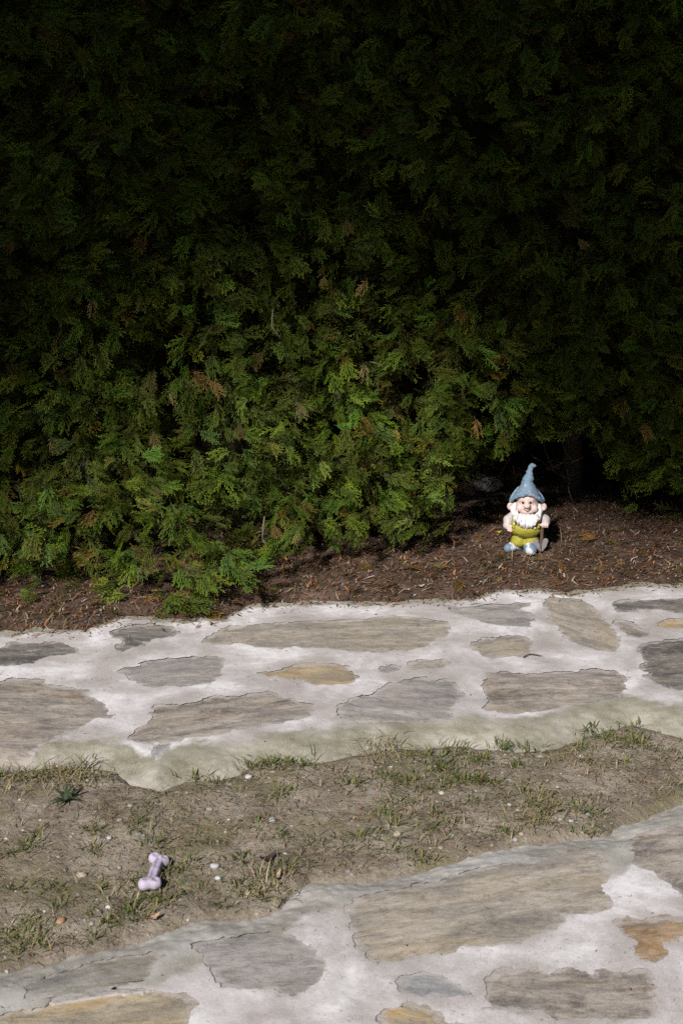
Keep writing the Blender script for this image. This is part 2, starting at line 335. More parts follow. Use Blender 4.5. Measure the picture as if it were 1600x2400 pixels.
# ------------------------------------------------------------------ stone paths
up_stones = [
 ('dark', 3, Z3([(-150,345),(0,330),(60,312),(200,308),(300,308),(355,335),(350,355),(290,362),(220,370),(150,400),(60,405),(-150,420)])),
 ('dark', -8, Z3([(500,255),(560,240),(640,228),(720,225),(790,235),(820,262),(760,280),(690,295),(640,325),(560,345),(545,330),(565,305),(550,285)])),
 ('grey', 8, Z3([(545,430),(620,415),(700,390),(830,375),(930,368),(1000,372),(1025,395),(1012,440),(1020,455),(960,490),(880,500),(780,505),(700,515),(660,505),(630,480)])),
 ('tan', 4, Z3([(935,300),(985,270),(1010,240),(1060,228),(1150,222),(1300,214),(1430,204),(1568,205)])+Z4([(130,195),(250,185),(400,200),(480,210),(505,235),(490,260),(440,285),(400,310),(320,330),(200,345),(60,352)])+Z3([(1500,335),(1350,325),(1200,325),(1080,310),(980,312)])),
 ('brown', -4, Z3([(-160,500),(0,490),(60,475),(200,480),(210,500),(330,520),(390,530),(400,560),(470,580),(500,610),(510,640),(430,660),(370,690),(290,715),(230,755),(190,770),(140,800),(100,860),(0,880),(-160,890)])),
 ('brown', 14, Z3([(690,660),(720,600),(800,600),(900,585),(1000,550),(1040,560),(1100,555),(1250,535),(1300,560),(1400,580),(1430,590),(1425,630),(1370,650),(1250,680),(1100,705),(950,740),(850,745),(700,765),(610,755),(600,735),(650,690)])),
 ('ochre', 2, Z3([(1200,445),(1290,430),(1350,410),(1450,403),(1568,408)])+Z4([(20,415),(65,440),(70,470),(50,495),(0,500)])+Z3([(1460,498),(1380,475),(1280,465)])),
 ('grey', 6, Z4([(165,440),(185,415),(230,408),(262,418),(240,437),(190,442)])),
 ('brown', 6, Z4([(320,395),(370,382),(470,378),(488,395),(465,412),(400,425),(340,432),(320,420)])),
 ('grey', -14, Z4([(0,590),(60,560),(140,540),(190,515),(250,495),(300,475),(380,470),(420,485),(480,475),(530,510),(550,540),(530,575),(500,600),(490,640),(510,655),(380,660),(250,665),(100,660),(-5,650)])),
 ('brown', 3, Z4([(650,490),(670,450),(730,438),(860,448),(1000,440),(1150,430),(1270,440),(1300,470),(1305,520),(1290,545),(1200,570),(1060,595),(930,615),(800,630),(720,628),(665,610),(680,590),(665,550)])),
 ('tan', 20, Z4([(605,310),(625,290),(700,285),(750,272),(810,270),(850,285),(870,320),(875,350),(830,370),(780,365),(700,372),(650,355),(615,340)])),
 ('grey', -6, Z4([(485,140),(560,150),(660,130),(740,125),(860,122),(870,135),(800,150),(860,170),(880,200),(870,230),(760,225),(650,212),(560,180)])),
 ('tan', -50, Z4([(925,105),(960,95),(1050,100),(1110,110),(1170,150),(1210,210),(1240,250),(1268,290),(1255,345),(1180,340),(1100,320),(1050,285),(1010,260),(985,225),(960,205),(955,160)])),
 ('dark', 4, Z4([(1240,125),(1290,112),(1400,112),(1500,105),(1600,105),(1750,110),(1750,160),(1600,170),(1530,165),(1450,150),(1380,150),(1320,165),(1270,160)])),
 ('brown', -30, Z4([(1265,205),(1300,210),(1360,235),(1410,265),(1370,280),(1320,270),(1290,245)])),
 ('ochre', 3, Z4([(1440,215),(1500,198),(1600,195),(1700,200),(1700,240),(1600,238),(1500,240),(1455,230)])),
 ('dark', 6, Z4([(1368,325),(1420,310),(1500,295),(1600,288),(1800,285),(1800,500),(1600,525),(1520,520),(1440,490),(1400,460),(1410,440),(1388,430),(1400,380),(1370,345)])),
 ('blue', 40, Z3([(685,820),(715,782),(755,775),(750,800),(720,835)])),
]
lo_stones = [
 ('moss', 16, Z5([(100,1075),(300,990),(500,945),(690,925),(750,945),(700,990),(690,1040),(640,1078),(500,1085),(300,1120),(120,1135)])),
 ('ochre', 12, Z5([(-200,1260),(0,1222),(150,1190),(330,1150),(500,1108),(640,1095),(750,1112),(850,1140),(900,1170),(870,1200),(850,1260),(830,1330),(820,1500),(-200,1540)])),
 ('grey', 8, Z5([(880,890),(1000,870),(1100,850),(1200,840),(1330,850),(1370,880),(1430,920),(1480,970),(1490,1020),(1440,1080),(1340,1140),(1280,1100),(1180,1085),(1100,1095),(1040,1090),(1010,1040),(960,1000),(930,950),(910,910)])),
 ('tan', 14, Z6([(25,720),(130,670),(280,640),(430,605),(520,570),(700,535),(870,510),(980,490),(1050,465),(1120,455),(1190,500),(1215,540),(1200,620),(1225,700),(1235,735),(1150,745),(1010,765),(1020,800),(900,850),(760,890),(680,900),(560,900),(480,940),(420,930),(330,955),(230,970),(160,990),(130,950),(60,850),(50,780)])),
 ('brown', 15, Z6([(1330,440),(1350,400),(1480,370),(1568,340),(1750,300),(1750,700),(1620,690),(1520,630),(1430,560),(1340,515),(1340,480)])),
 ('rust', 10, Z6([(1270,795),(1330,780),(1420,785),(1500,775),(1600,780),(1720,780),(1720,830),(1560,860),(1490,890),(1480,915),(1510,940),(1440,975),(1390,965),(1340,930),(1340,880),(1300,850),(1290,810)])),
 ('brown', 4, Z6([(650,1140),(690,1090),(680,1070),(740,1020),(850,1015),(980,1025),(1050,1000),(1100,1010),(1150,1035),(1200,1010),(1300,1040),(1380,1020),(1420,1060),(1430,1120),(1420,1180),(1440,1225),(1400,1245),(1300,1240),(1100,1250),(980,1250),(920,1200),(840,1210),(760,1185),(690,1170)])),
 ('blue', -5, Z6([(285,1100),(300,1050),(370,1030),(470,1045),(530,1090),(570,1120),(530,1135),(430,1120),(350,1130),(290,1120)])),
 ('ochre', -25, Z6([(180,1230),(270,1172),(330,1168),(370,1190),(450,1240),(560,1275),(560,1420),(200,1420)])),
]
def blob(cx, cy, a, b, rot, seed):           # further stones of the same paths, outside the picture
    th = np.linspace(0, 2*math.pi, 18, endpoint=False); r = 1+.25*vnoise(np.cos(th)*1.5+seed, np.sin(th)*1.5, seed=seed)
    x = a*r*np.cos(th); y = b*r*np.sin(th); c, s = math.cos(rot), math.sin(rot)
    return np.stack([cx+c*x-s*y, cy+s*x+c*y], 1)
def W(lst): return [(m, math.radians(g), world_poly(p)) for m, g, p in lst]
UPS = W(up_stones)+[('tan', .2, blob(-1.62, 3.72, .22, .10, .1, 1)), ('grey', .2, blob(-1.55, 3.42, .20, .13, .3, 2)), ('brown', .2, blob(1.62, 4.28, .20, .11, .2, 3)),
                    ('dark', .2, blob(1.72, 3.95, .22, .12, .2, 4)), ('grey', .2, blob(-1.9, 3.5, .10, .12, .2, 5)), ('tan', .2, blob(2.0, 4.2, .13, .16, .3, 6))]
LOS = W(lo_stones)+[('grey', .3, blob(-.95, 2.05, .16, .14, .2, 7)), ('tan', .3, blob(-1.25, 1.75, .2, .13, .2, 8)), ('grey', .1, blob(.42, 1.86, .17, .11, .1, 9)),
                    ('tan', .1, blob(.0, 1.68, .2, .1, .1, 10)), ('dark', .1, blob(.85, 1.95, .16, .13, .3, 11)), ('brown', .1, blob(1.15, 2.35, .14, .16, .3, 12)),
                    ('tan', .3, blob(1.35, 2.9, .25, .13, .35, 13)), ('grey', .3, blob(1.5, 2.5, .14, .15, .35, 14)), ('ochre', .3, blob(-.5, 1.75, .18, .1, .2, 15))]

def band_relief(x, y):
    return 0.0030*fbm(x*3.0, y*3.0, seed=41, oct=2)+.0026*fbm(x*9, y*9, seed=42, oct=2)+0.0008*fbm(x*24, y*24, seed=43, oct=3)+0.0005*fbm(x*75, y*75, seed=44, oct=1)
def path(name, outline, stones, rot, ext_, h, greyness):
    c, s = math.cos(rot), math.sin(rot)
    u0, u1, v0, v1 = ext_
    U, V = np.meshgrid(np.arange(u0, u1, h), np.arange(v0, v1, h), indexing='ij')
    X = U*c-V*s; Y = U*s+V*c
    sd = poly_sd(X, Y, outline)+0.018*fbm(X*22, Y*22, seed=51, oct=4)+.012*fbm(X*75, Y*75, seed=52, oct=2)
    edge = sst(-.03, .13, sd)
    if greyness < .5: edge = np.maximum(edge, sst(-.14, -.08, sd)*sst(.25, .10, back_line(X)-Y))
    Zb = -0.020+(TOP*(1-.45*greyness)+.020)*edge+band_relief(X, Y)
    Zm = Zb.copy(); near = np.full(X.shape, -9.0)
    rag = 0.012*fbm(X*11, Y*11, seed=61, oct=3)+0.020*fbm(X*38, Y*38, seed=62, oct=3)
    for m, g, P in stones:
        lo = P.min(0)-.10; hi = P.max(0)+.10
        sel = (X > lo[0]) & (X < hi[0]) & (Y > lo[1]) & (Y < hi[1])
        if not sel.any(): continue
        d = poly_sd(X[sel], Y[sel], P)+rag[sel]+.007; near[sel] = np.maximum(near[sel], d)
    Zm += .0010*fbm(X*45, Y*45, seed=66, oct=2)*sst(.0, -.05, near)
    keep = (sd > -.035) | ((sd > -.09) & (Y > back_line(X)-.05) & (greyness < .5)); keep &= near < .003
    used, q = grid_cells(keep); gu, gv = np.gradient(near, h); gm = gu*gu+gv*gv+1e-6
    inner_ = np.zeros_like(used); inner_[1:-1, 1:-1] = used[:-2, 1:-1] & used[2:, 1:-1] & used[1:-1, :-2] & used[1:-1, 2:] & used[:-2, :-2] & used[2:, 2:] & used[:-2, 2:] & used[2:, :-2]
    rim = used & ~inner_ & (near > -.02); k_ = np.clip((.0015-near)/gm, -1, 1)
    du = np.where(rim, np.clip(k_*gu, -.9*h, .9*h), 0); dv = np.where(rim, np.clip(k_*gv, -.9*h, .9*h), 0)
    X = X+du*c-dv*s; Y = Y+du*s+dv*c; Zm = np.where(rim, Zm-.0004, Zm)
    me = mesh_from(name, np.stack([X, Y, Zm], -1)[used], q)
    nz = .07*fbm(X*5, Y*5, seed=71, oct=3)
    if greyness < .5: wornv = np.maximum(1-sst(.10, .27, Y-np.interp(X, UF[:, 0], UF[:, 1])+nz), .8*(1-sst(.0, .07, back_line(X)-Y+nz*.5)))
    else: wornv = 1-sst(.14, .27, np.interp(X, LB[:, 0], LB[:, 1])-Y+nz)
    vattr(me, 'worn', wornv[used]); vattr(me, 'grey', np.full(used.sum(), greyness))
    root = link(name, me, M['mortar'], kind='structure')
    for i, (m, g, P) in enumerate(stones):
        cen = P.mean(0); gc, gs = math.cos(g), math.sin(g)
        L = (P-cen)@np.array([[gc, -gs], [gs, gc]])
        hh = .0065; lo = L.min(0)-.036; hi = L.max(0)+.036
        A, B = np.meshgrid(np.arange(lo[0], hi[0], hh), np.arange(lo[1], hi[1], hh), indexing='ij')
        sdl = poly_sd(A, B, L); wx = cen[0]+A*gc-B*gs; wy = cen[1]+A*gs+B*gc
        osd = poly_sd(wx, wy, outline)+0.014*fbm(wx*22, wy*22, seed=51, oct=4); ed = sst(-.03, .13, osd)
        if greyness < .5: ed = np.maximum(ed, sst(-.14, -.08, osd)*sst(.25, .10, back_line(wx)-wy))
        base = -0.020+(TOP*(1-.45*greyness)+.020)*ed+0.0030*fbm(wx*3.0, wy*3.0, seed=41, oct=2)+.0026*fbm(wx*9, wy*9, seed=42, oct=2)
        wB = B+.03*fbm(A*6, B*6, seed=83+i, oct=3); lay = fbm(A*6+i*7, wB*26, seed=81, oct=4); step_ = np.floor(lay*5)/5
        z = base-.0018+.0012*lay+.0024*step_+.0016*fbm(A*7, B*7, seed=82+i, oct=3)+.0010*fbm(A*28, B*45, seed=182+i, oct=3)
        z = z-.0006*sst(.03, .0, sdl)
        used, q = grid_cells(sdl > -.030)
        top = np.stack([A, B, z], -1)[used]; n = len(top)
        # closed slab: the same outline 25 mm lower
        idx = -np.ones(used.shape, int); idx[used] = np.arange(n)
        e = {}
        for a_, b_ in ((0, 1), (1, 2), (2, 3), (3, 0)):
            for p_, q_ in zip(q[:, a_], q[:, b_]): 
                if (q_, p_) in e: del e[(q_, p_)]
                else: e[(p_, q_)] = 1
        bn = sorted({p for ed in e for p in ed}); mp_ = {p: n+k for k, p in enumerate(bn)}
        side = np.array([[b_, a_, mp_[a_], mp_[b_]] for a_, b_ in e], int).reshape(-1, 4)
        v = np.vstack([top, top[bn]-np.array([0, 0, .022])])
        me = mesh_from('stone', v, np.vstack([q, side]))
        ds = np.concatenate([1-sst(-.012, .030, sdl[used]), np.ones(len(bn))]); vattr(me, 'dust', ds)
        o = link('stone', me, M[m], root); o.location = (cen[0], cen[1], 0); o.rotation_euler = (0, 0, g)
    return root
path('stone_path', UPPER, UPS, DIRU, (-1.35, 2.75, 3.0, 4.9), .0055, 0.0)
path('stone_path', LOWER, LOS, 0.0, (-1.5, 1.9, 1.4, 3.6), .0048, 1.0)

def surf_z(x, y):
    x = np.asarray(x, float); y = np.asarray(y, float)
    f = np.interp(x, UF[:, 0], UF[:, 1]); b = back_line(x); lb = np.interp(x, LB[:, 0], LB[:, 1])
    return np.where(y > b, litter_z(x, y), np.where((y > f) | (y < lb), TOP+band_relief(x, y), soil_z(x, y)))

def surf_z1(x, y):
    x, y = float(x), float(y); f = np.interp(x, UF[:, 0], UF[:, 1]); b = UBt(x, 0); lb = np.interp(x, LB[:, 0], LB[:, 1])
    return LZ(x, y) if y > b else (TOP*float(sst(-.02, .11, max(y-f, lb-y))) if (y > f or y < lb) else SZ(x, y))
# ------------------------------------------------------------------ SDF meshing (for the gnome, the bone, pebbles ...)
def nets(fn, lo, hi, h):
    lo = np.array(lo, float); hi = np.array(hi, float)
    ax = [np.arange(lo[k], hi[k]+h, h) for k in range(3)]
    X, Y, Z = np.meshgrid(*ax, indexing='ij'); Fv = fn(np.stack([X, Y, Z], -1)); s = Fv < 0
    n = [d-1 for d in s.shape]
    def cn(A, i, j, k): return A[i:i+n[0], j:j+n[1], k:k+n[2]]
    C = [(i, j, k) for i in (0, 1) for j in (0, 1) for k in (0, 1)]
    cnt = sum(cn(s, *c).astype(int) for c in C); act = (cnt > 0) & (cnt < 8)
    idx = -np.ones(n, int); idx[act] = np.arange(act.sum())
    acc = np.zeros((act.sum(), 3)); num = np.zeros(act.sum())
    for a in C:
        for d in range(3):
            if a[d]: continue
            b = list(a); b[d] = 1
            fa = cn(Fv, *a)[act]; fb = cn(Fv, *b)[act]; x = (fa < 0) != (fb < 0)
            t = np.where(x, fa/(fa-fb+1e-20), 0); p = np.tile(np.array(a, float), (len(t), 1)); p[:, d] = t
            acc[x] += p[x]; num[x] += 1
    pos = np.argwhere(act)+acc/num[:, None]; V = lo+pos*h; Q = []
    for d in range(3):
        e1, e2 = (d+1) % 3, (d+2) % 3
        sl = [slice(1, n[k]) for k in range(3)]; sl[d] = slice(0, n[d]); sl2 = list(sl); sl2[d] = slice(1, n[d]+1)
        A = s[tuple(sl)]; B = s[tuple(sl2)]; ch = np.argwhere(A != B)
        if not len(ch): continue
        off = np.ones(3, int); off[d] = 0; I = ch+off
        fl = A[tuple(ch.T)]
        def g(o1, o2):
            J = I.copy(); J[:, e1] -= o1; J[:, e2] -= o2; return idx[tuple(J.T)]
        q = np.stack([g(1, 1), g(0, 1), g(0, 0), g(1, 0)], 1); q[~fl] = q[~fl][:, ::-1]; Q.append(q)
    Q = np.vstack(Q); Q = Q[(Q >= 0).all(1)]
    return V, Q
def ell(p, c, r):
    c = np.array(c); r = np.array(r, float); q = (p-c)/r; k0 = np.linalg.norm(q, axis=-1); k1 = np.linalg.norm(q/r, axis=-1)
    return k0*(k0-1)/np.maximum(k1, 1e-6)
def cap(p, a, b, ra, rb):
    a = np.array(a, float); b = np.array(b, float); ab = b-a; t = np.clip(((p-a)@ab)/(ab@ab+1e-9), 0, 1)
    return np.linalg.norm(p-a-t[..., None]*ab, axis=-1)-(ra+(rb-ra)*t)
def chain(p, pts, rad, k=.03):
    r = None
    for i in range(len(pts)-1):
        d = cap(p, pts[i], pts[i+1], rad[i], rad[i+1]); r = d if r is None else smin(r, d, k)
    return r
def smin(a, b, k=.03):
    h = np.clip(.5+.5*(b-a)/k, 0, 1); return b+(a-b)*h-k*h*(1-h)
def smax(a, b, k=.03): return -smin(-a, -b, k)
def sdf_obj(name, fn, lo, hi, h, mat, parent=None, scale=1.0, **k):
    V, Q = nets(fn, lo, hi, h); me = mesh_from(name, V*scale, Q); return link(name, me, mat, parent, **k)

# ------------------------------------------------------------------ garden gnome
K = 0.172
def G(X, Y, yf): return np.array([(X-690)/1000, -yf, ((2060-Y)/1000+.306*yf)/.952])
gx, gy, _ = gp(1229, 1285.5, .05); gz = float(litter_z(np.array([gx]), np.array([gy]))[0])
gnome = link('garden_gnome', None, label='painted garden gnome with blue pointed hat and white beard under the hedge', cat='garden gnome')
gnome.location = (gx, gy, gz-.006); gnome.rotation_euler = (0, 0, -math.atan2(gx, gy))
P_skin = paint_mat('gnome_skin', (.74, .56, .50), None, 0, 60, (.55, .36, .28), .2, .5)
P_hat = paint_mat('hat_blue', (.22, .33, .43), (.60, .53, .52), .40, 60, (.06, .10, .14), .6)
P_white = paint_mat('beard_white', (.74, .70, .69), None, 0, 50, (.38, .34, .33), .35)
P_shirt = paint_mat('shirt_grey_white', (.52, .47, .45), (.36, .33, .32), .38, 50, (.25, .2, .18), .35)
P_green = paint_mat('overalls_green', (.33, .30, .035), (.44, .40, .12), .33, 55, (.13, .12, .02), .45)
P_shoe = paint_mat('shoe_blue', (.15, .22, .30), (.62, .60, .60), .44, 38, (.06, .08, .1), .4)
P_wood = paint_mat('tool_wood', (.12, .08, .06), None, 0, 60)
P_steel = paint_mat('tool_grey', (.22, .20, .20), (.36, .33, .33), .36, 50, (.1, .09, .09), .4)
P_black = paint_mat('eye_black', (.01, .01, .012), rough=.15)
P_eye = paint_mat('eye_white', (.75, .73, .72), rough=.3)
P_lip = paint_mat('mouth_red', (.46, .20, .15), rough=.5)
def gpart(name, fn, lo, hi, mat, h=.012, parent=None):
    return sdf_obj(name, fn, lo, hi, h, mat, parent or gnome, K)
def bb(*pts, m=.15):
    P = np.array(pts); return P.min(0)-m, P.max(0)+m
# shoes
def shoe(p, pts, r):
    d = chain(p, pts, r, .05); d = smax(d, -(p[..., 2]+.0), .02)
    return d+.006*fbm(p[..., 0]*16, p[..., 1]*16, p[..., 2]*16, seed=5, oct=2)
pts = [(-.15, -.02, .10), (-.27, -.12, .09), (-.34, -.19, .085)]
gpart('shoe', lambda p: shoe(p, pts, [.12, .10, .095]), *bb(*pts, m=.17), P_shoe)
pts2 = [(.08, -.06, .12), (.11, -.20, .11), (.125, -.30, .10)]
gpart('shoe', lambda p: shoe(p, pts2, [.13, .125, .125]), *bb(*pts2, m=.18), P_shoe)
# overalls: legs, belly and bib
def overalls(p):
    legs = smin(ell(p, G(560, 1850, .05), (.155, .17, .16)), ell(p, G(815, 1855, .07), (.165, .17, .165)), .03)
    hem = np.maximum(smin(ell(p, G(560, 1880, .04), (.175, .19, .10)), ell(p, G(815, 1890, .06), (.18, .19, .10)), .03), -(p[..., 2]-.13))
    legs = smin(legs, hem, .03)
    belly = ell(p, G(695, 1590, .08), (.335, .285, .205))
    d = smin(legs, belly, .035)
    for (x0, y0), (x1, y1) in (((445, 1500), (425, 1350)), ((945, 1490), (965, 1330))):
        d = smin(d, chain(p, [G(x0, y0+80, .26), G(x0, y0, .24), G(x1, y1, .08)], [.05, .04, .035], .03), .03)
    wr = .016*fbm(p[..., 0]*12, p[..., 1]*12, p[..., 2]*22, seed=15, oct=3)
    return d+wr
ov = gpart('overalls', overalls, (-.42, -.42, .1), (.42, .34, .98), P_green, .013)
for X, Y, yf in ((452, 1530, .315), (955, 1520, .295), (880, 1600, .335)):
    c = G(X, Y, yf); gpart('button', lambda p, c=c: ell(p, c, (.022, .016, .022)), c-.04, c+.04, P_white, .008, ov)
# shirt with sleeves
LA = [G(450, 1330, -.02), G(330, 1440, .02), G(310, 1560, .12)]
RA = [G(960, 1330, -.02), G(1085, 1420, .02), G(1095, 1480, .12)]
def shirt(p):
    d = ell(p, G(700, 1430, .0), (.29, .25, .26))
    d = smin(d, chain(p, LA, [.10, .105, .085], .03), .04); d = smin(d, chain(p, RA, [.10, .105, .088], .03), .04)
    for c in (LA[2], RA[2]): d = smin(d, ell(p, c, (.095, .07, .045)), .015)
    return d+.008*fbm(p[..., 0]*9, p[..., 1]*9, p[..., 2]*20, seed=25, oct=3)
gpart('shirt', shirt, (-.56, -.34, .45), (.58, .34, 1.02), P_shirt, .013)
def hand(p, palm, fing, thumb):
    d = ell(p, palm, (.062, .05, .055))
    for f in fing: d = smin(d, chain(p, f, [.021, .021, .018], .008), .010)
    return smin(d, chain(p, thumb, [.024, .02], .01), .012)
pc = G(352, 1610, .20)
fl = [[pc+np.array([-.02+.0*i, -.02, .035-.028*i]), pc+np.array([.035, -.055, .03-.028*i]), pc+np.array([.065, -.03, .022-.026*i])] for i in range(4)]
gpart('hand', lambda p: hand(p, pc, fl, [pc+np.array([0, -.04, .05]), pc+np.array([.045, -.06, .055])]), pc-.15, pc+.15, P_skin, .0085)
pd = G(1085, 1515, .22)
fr = [[pd+np.array([-.055+.036*i, -.01, .03]), pd+np.array([-.055+.036*i, -.055, .0]), pd+np.array([-.052+.035*i, -.04, -.042])] for i in range(4)]
gpart('hand', lambda p: hand(p, pd, fr, [pd+np.array([-.05, -.02, .02]), pd+np.array([-.09, -.045, -.005])]), pd-.16, pd+.16, P_skin, .0085)
# head
def head(p):
    d = ell(p, G(702, 1110, .10), (.235, .22, .22))
    d = smin(d, ell(p, G(700, 985, .15), (.205, .19, .16)), .04)
    for x in (565, 845): d = smin(d, ell(p, G(x, 1195, .245), (.082, .07, .08)), .03)
    d = smin(d, ell(p, G(702, 1262, .25), (.11, .06, .05)), .04)
    d = smin(d, cap(p, G(600, 1010, .27), G(800, 1005, .27), .03, .03), .05)
    m = chain(p, [G(630, 1205, .335), G(665, 1228, .35), G(705, 1236, .355), G(745, 1226, .35), G(780, 1200, .335)], [.012, .018, .022, .018, .012], .01)
    return smax(d, -m, .012)
hd = gpart('head', head, (-.3, -.4, .72), (.32, .2, 1.28), P_skin, .0105)
gpart('mouth', lambda p: chain(p, [G(632, 1212, .325), G(705, 1246, .345), G(782, 1208, .325)], [.009, .019, .009], .01), G(630, 1300, .4)-.03, G(790, 1190, .2)+.03, P_lip, .007, hd)
gpart('teeth', lambda p: ell(p, G(705, 1232, .352), (.040, .016, .012)), G(705, 1228, .325)-.06, G(705, 1228, .325)+.06, P_eye, .006, hd)
gpart('nose', lambda p: smin(ell(p, G(700, 1150, .37), (.074, .07, .058)), ell(p, G(698, 1085, .32), (.042, .05, .06)), .04), G(700, 1150, .37)-.14, G(700, 1150, .37)+.16, P_skin, .010, hd)
for x, y in ((620, 1072), (768, 1068)):
    c = G(x, y, .30); e = gpart('eye', lambda p, c=c: ell(p, c, (.036, .026, .044)), c-.07, c+.07, P_eye, .007, hd)
    c2 = c+np.array([.0, -.018, -.006]); gpart('pupil', lambda p, c=c2: ell(p, c, (.028, .014, .031)), c2-.05, c2+.05, P_black, .005, e)
for sx, c in ((-1, G(372, 1160, .09)), (1, G(1030, 1150, .09))):
    def ear(p, c=c, sx=sx):
        d = ell(p, c, (.082, .045, .088)); d = smin(d, cap(p, c, c-np.array([sx*.12, 0, -.01]), .05, .05), .03)
        return smax(d, -ell(p, c+np.array([-sx*.005, -.045, 0]), (.042, .03, .055)), .012)
    gpart('ear', ear, c-.17, c+.17, P_skin, .010, hd)
# beard, with hair beside the cheeks
def beard(p):
    d = ell(p, G(692, 1425, .20), (.28, .155, .145))
    d = smin(d, ell(p, G(700, 1490, .31), (.18, .10, .14)), .05)
    for pts_ in ([G(452, 1110, .10), G(435, 1230, .13), G(470, 1360, .2)], [G(945, 1110, .10), G(962, 1230, .13), G(930, 1360, .2)]):
        d = smin(d, chain(p, pts_, [.05, .065, .07], .03), .04)
    for x0, x1, yb in ((500, 470, 1480), (560, 545, 1530), (620, 612, 1590), (680, 672, 1575), (740, 752, 1600), (800, 818, 1590), (870, 880, 1520), (920, 930, 1470)):
        d = smin(d, chain(p, [G(x0, 1375, .29), G(x1, yb-60, .385), G(x1+6, yb+15, .40)], [.052, .044, .008], .02), .020)
    x = p[..., 0]; ang = x*(1.0+.25*(1.2-p[..., 2])) + .03*vnoise(x*6, p[..., 2]*5, seed=3)
    return d+.012*np.sin(ang*75)*np.clip(1.4-p[..., 2], 0, 1)*2*(.5+.5*vnoise(x*9, p[..., 2]*4, seed=8))
gpart('beard', beard, (-.36, -.5, .42), (.38, .1, 1.22), P_white, .0105)
# hat: brim that arches over the face, cone and curled tip
def hat(p):
    x, y, z = p[..., 0]-.01, p[..., 1]+.05, p[..., 2]
    cone = chain(p, [G(692, 930, .05), G(705, 800, .05), G(678, 660, .03), G(740, 545, .02), G(735, 430, .01), G(748, 350, .0), G(785, 296, .0), G(842, 310, .0)],
                 [.16, .122, .078, .064, .050, .043, .036, .028], .045)
    zp = z-.015+2.62*x*x+.55*y*y; rad = np.sqrt(x*x+y*y)
    prof = np.interp(zp, [1.30, 1.365, 1.40, 1.445, 1.50, 1.58, 1.68, 1.80], [.345, .33, .245, .175, .115, .085, .04, -.1])
    body = smax(rad-prof, 1.335-zp, .02)*.55
    d = smin(cone, body, .05)
    th = np.linspace(0, 2*math.pi, 33); b = []
    for t in th:
        bx = .335*math.sin(t); by = .315*math.cos(t)
        b.append(np.array([bx+.01, by-.05, 1.400-2.62*bx*bx-.55*by*by-.015*math.sin(3*t)]))
    d = smin(d, chain(p, b, [.032]*33, .01), .03)
    return d+.040*fbm(p[..., 0]*8, p[..., 1]*8, p[..., 2]*12, seed=45, oct=3)*(.4+.8*sst(1.4, 1.6, z)-.8*sst(1.68, 1.8, z))
gpart('hat', hat, (-.46, -.5, .9), (.5, .45, 1.95), P_hat, .014)
# tool
tool = gpart('pickaxe', lambda p: chain(p, [G(1035, 1560, .19), G(1030, 1800, .18), G(1022, 2010, .17)], [.036, .036, .042], .01), G(1030, 2060, .2)-.12, G(1030, 1540, .17)+.12, P_wood, .010)
def blade(a, b, c_, th=.03):
    a, b, c_ = [np.array(q) for q in (a, b, c_)]
    def f(p):
        d = chain(p, [a, b, c_], [.060, .052, .028], .03); return smax(d, np.abs((p[..., 1]-a[1])+.25*(p[..., 0]-a[0]))-th, .012)
    return f
for pts_ in ((G(915, 1880, .24), G(960, 1970, .24), G(1015, 2065, .24)), (G(1115, 1855, .20), G(1085, 1950, .20), G(1050, 2050, .20))):
    gpart('blade', blade(*pts_), *bb(*pts_, m=.09), P_steel, .009, tool)

# ------------------------------------------------------------------ bone toy
b0 = gp(352, 2064, .018); b1 = gp(374, 2002, .018); bc = (b0+b1)/2; bl = np.linalg.norm(b1-b0)/2
def bone(p):
    d = cap(p, (-bl*.9, 0, 0), (bl*.9, 0, 0), .0115, .0115)
    for sx in (-1, 1):
        for sy in (-1, 1): d = smin(d, ell(p, (sx*bl*(1+.06*sy), sy*.0118, .001*sx*sy), (.0140, .0128, .0138)), .012)
    d = smax(d, p[..., 2]-.0115, .004)
    inner = cap(p, (-bl*.8, 0, .0135), (bl*.8, 0, .0135), .0055, .0055)
    for sx in (-1, 1):
        for sy in (-1, 1): inner = smin(inner, ell(p, (sx*bl*.97, sy*.0105, .0135), (.0085, .0065, .005)), .006)
    return smax(d, -inner, .002)+.0026*fbm(p[..., 0]*55, p[..., 1]*55, p[..., 2]*55, seed=3, oct=3)
bone_o = sdf_obj('bone_toy', bone, (-bl-.03, -.045, -.022), (bl+.03, .045, .022), .0022,
                 paint_mat('lilac_rubber', (.50, .43, .54), (.36, .28, .33), .40, 90, (.15, .10, .09), .4, .6), label='worn lilac rubber bone-shaped dog toy lying on the soil', cat='dog toy')
bone_o.location = (bc[0], bc[1], float(soil_z(bc[:1], bc[1:2])[0])+.012); bone_o.rotation_euler = (.10, .06, math.atan2(b1[1]-b0[1], b1[0]-b0[0]))

# ------------------------------------------------------------------ hedge
hedge = link('thuja_hedge', None, label='dense dark green thuja hedge with drooping scale-leaf sprays behind the gnome', cat='hedge')
hedge.location = (0, 5.2, .05)
H0 = np.array([0, 5.2, .05])

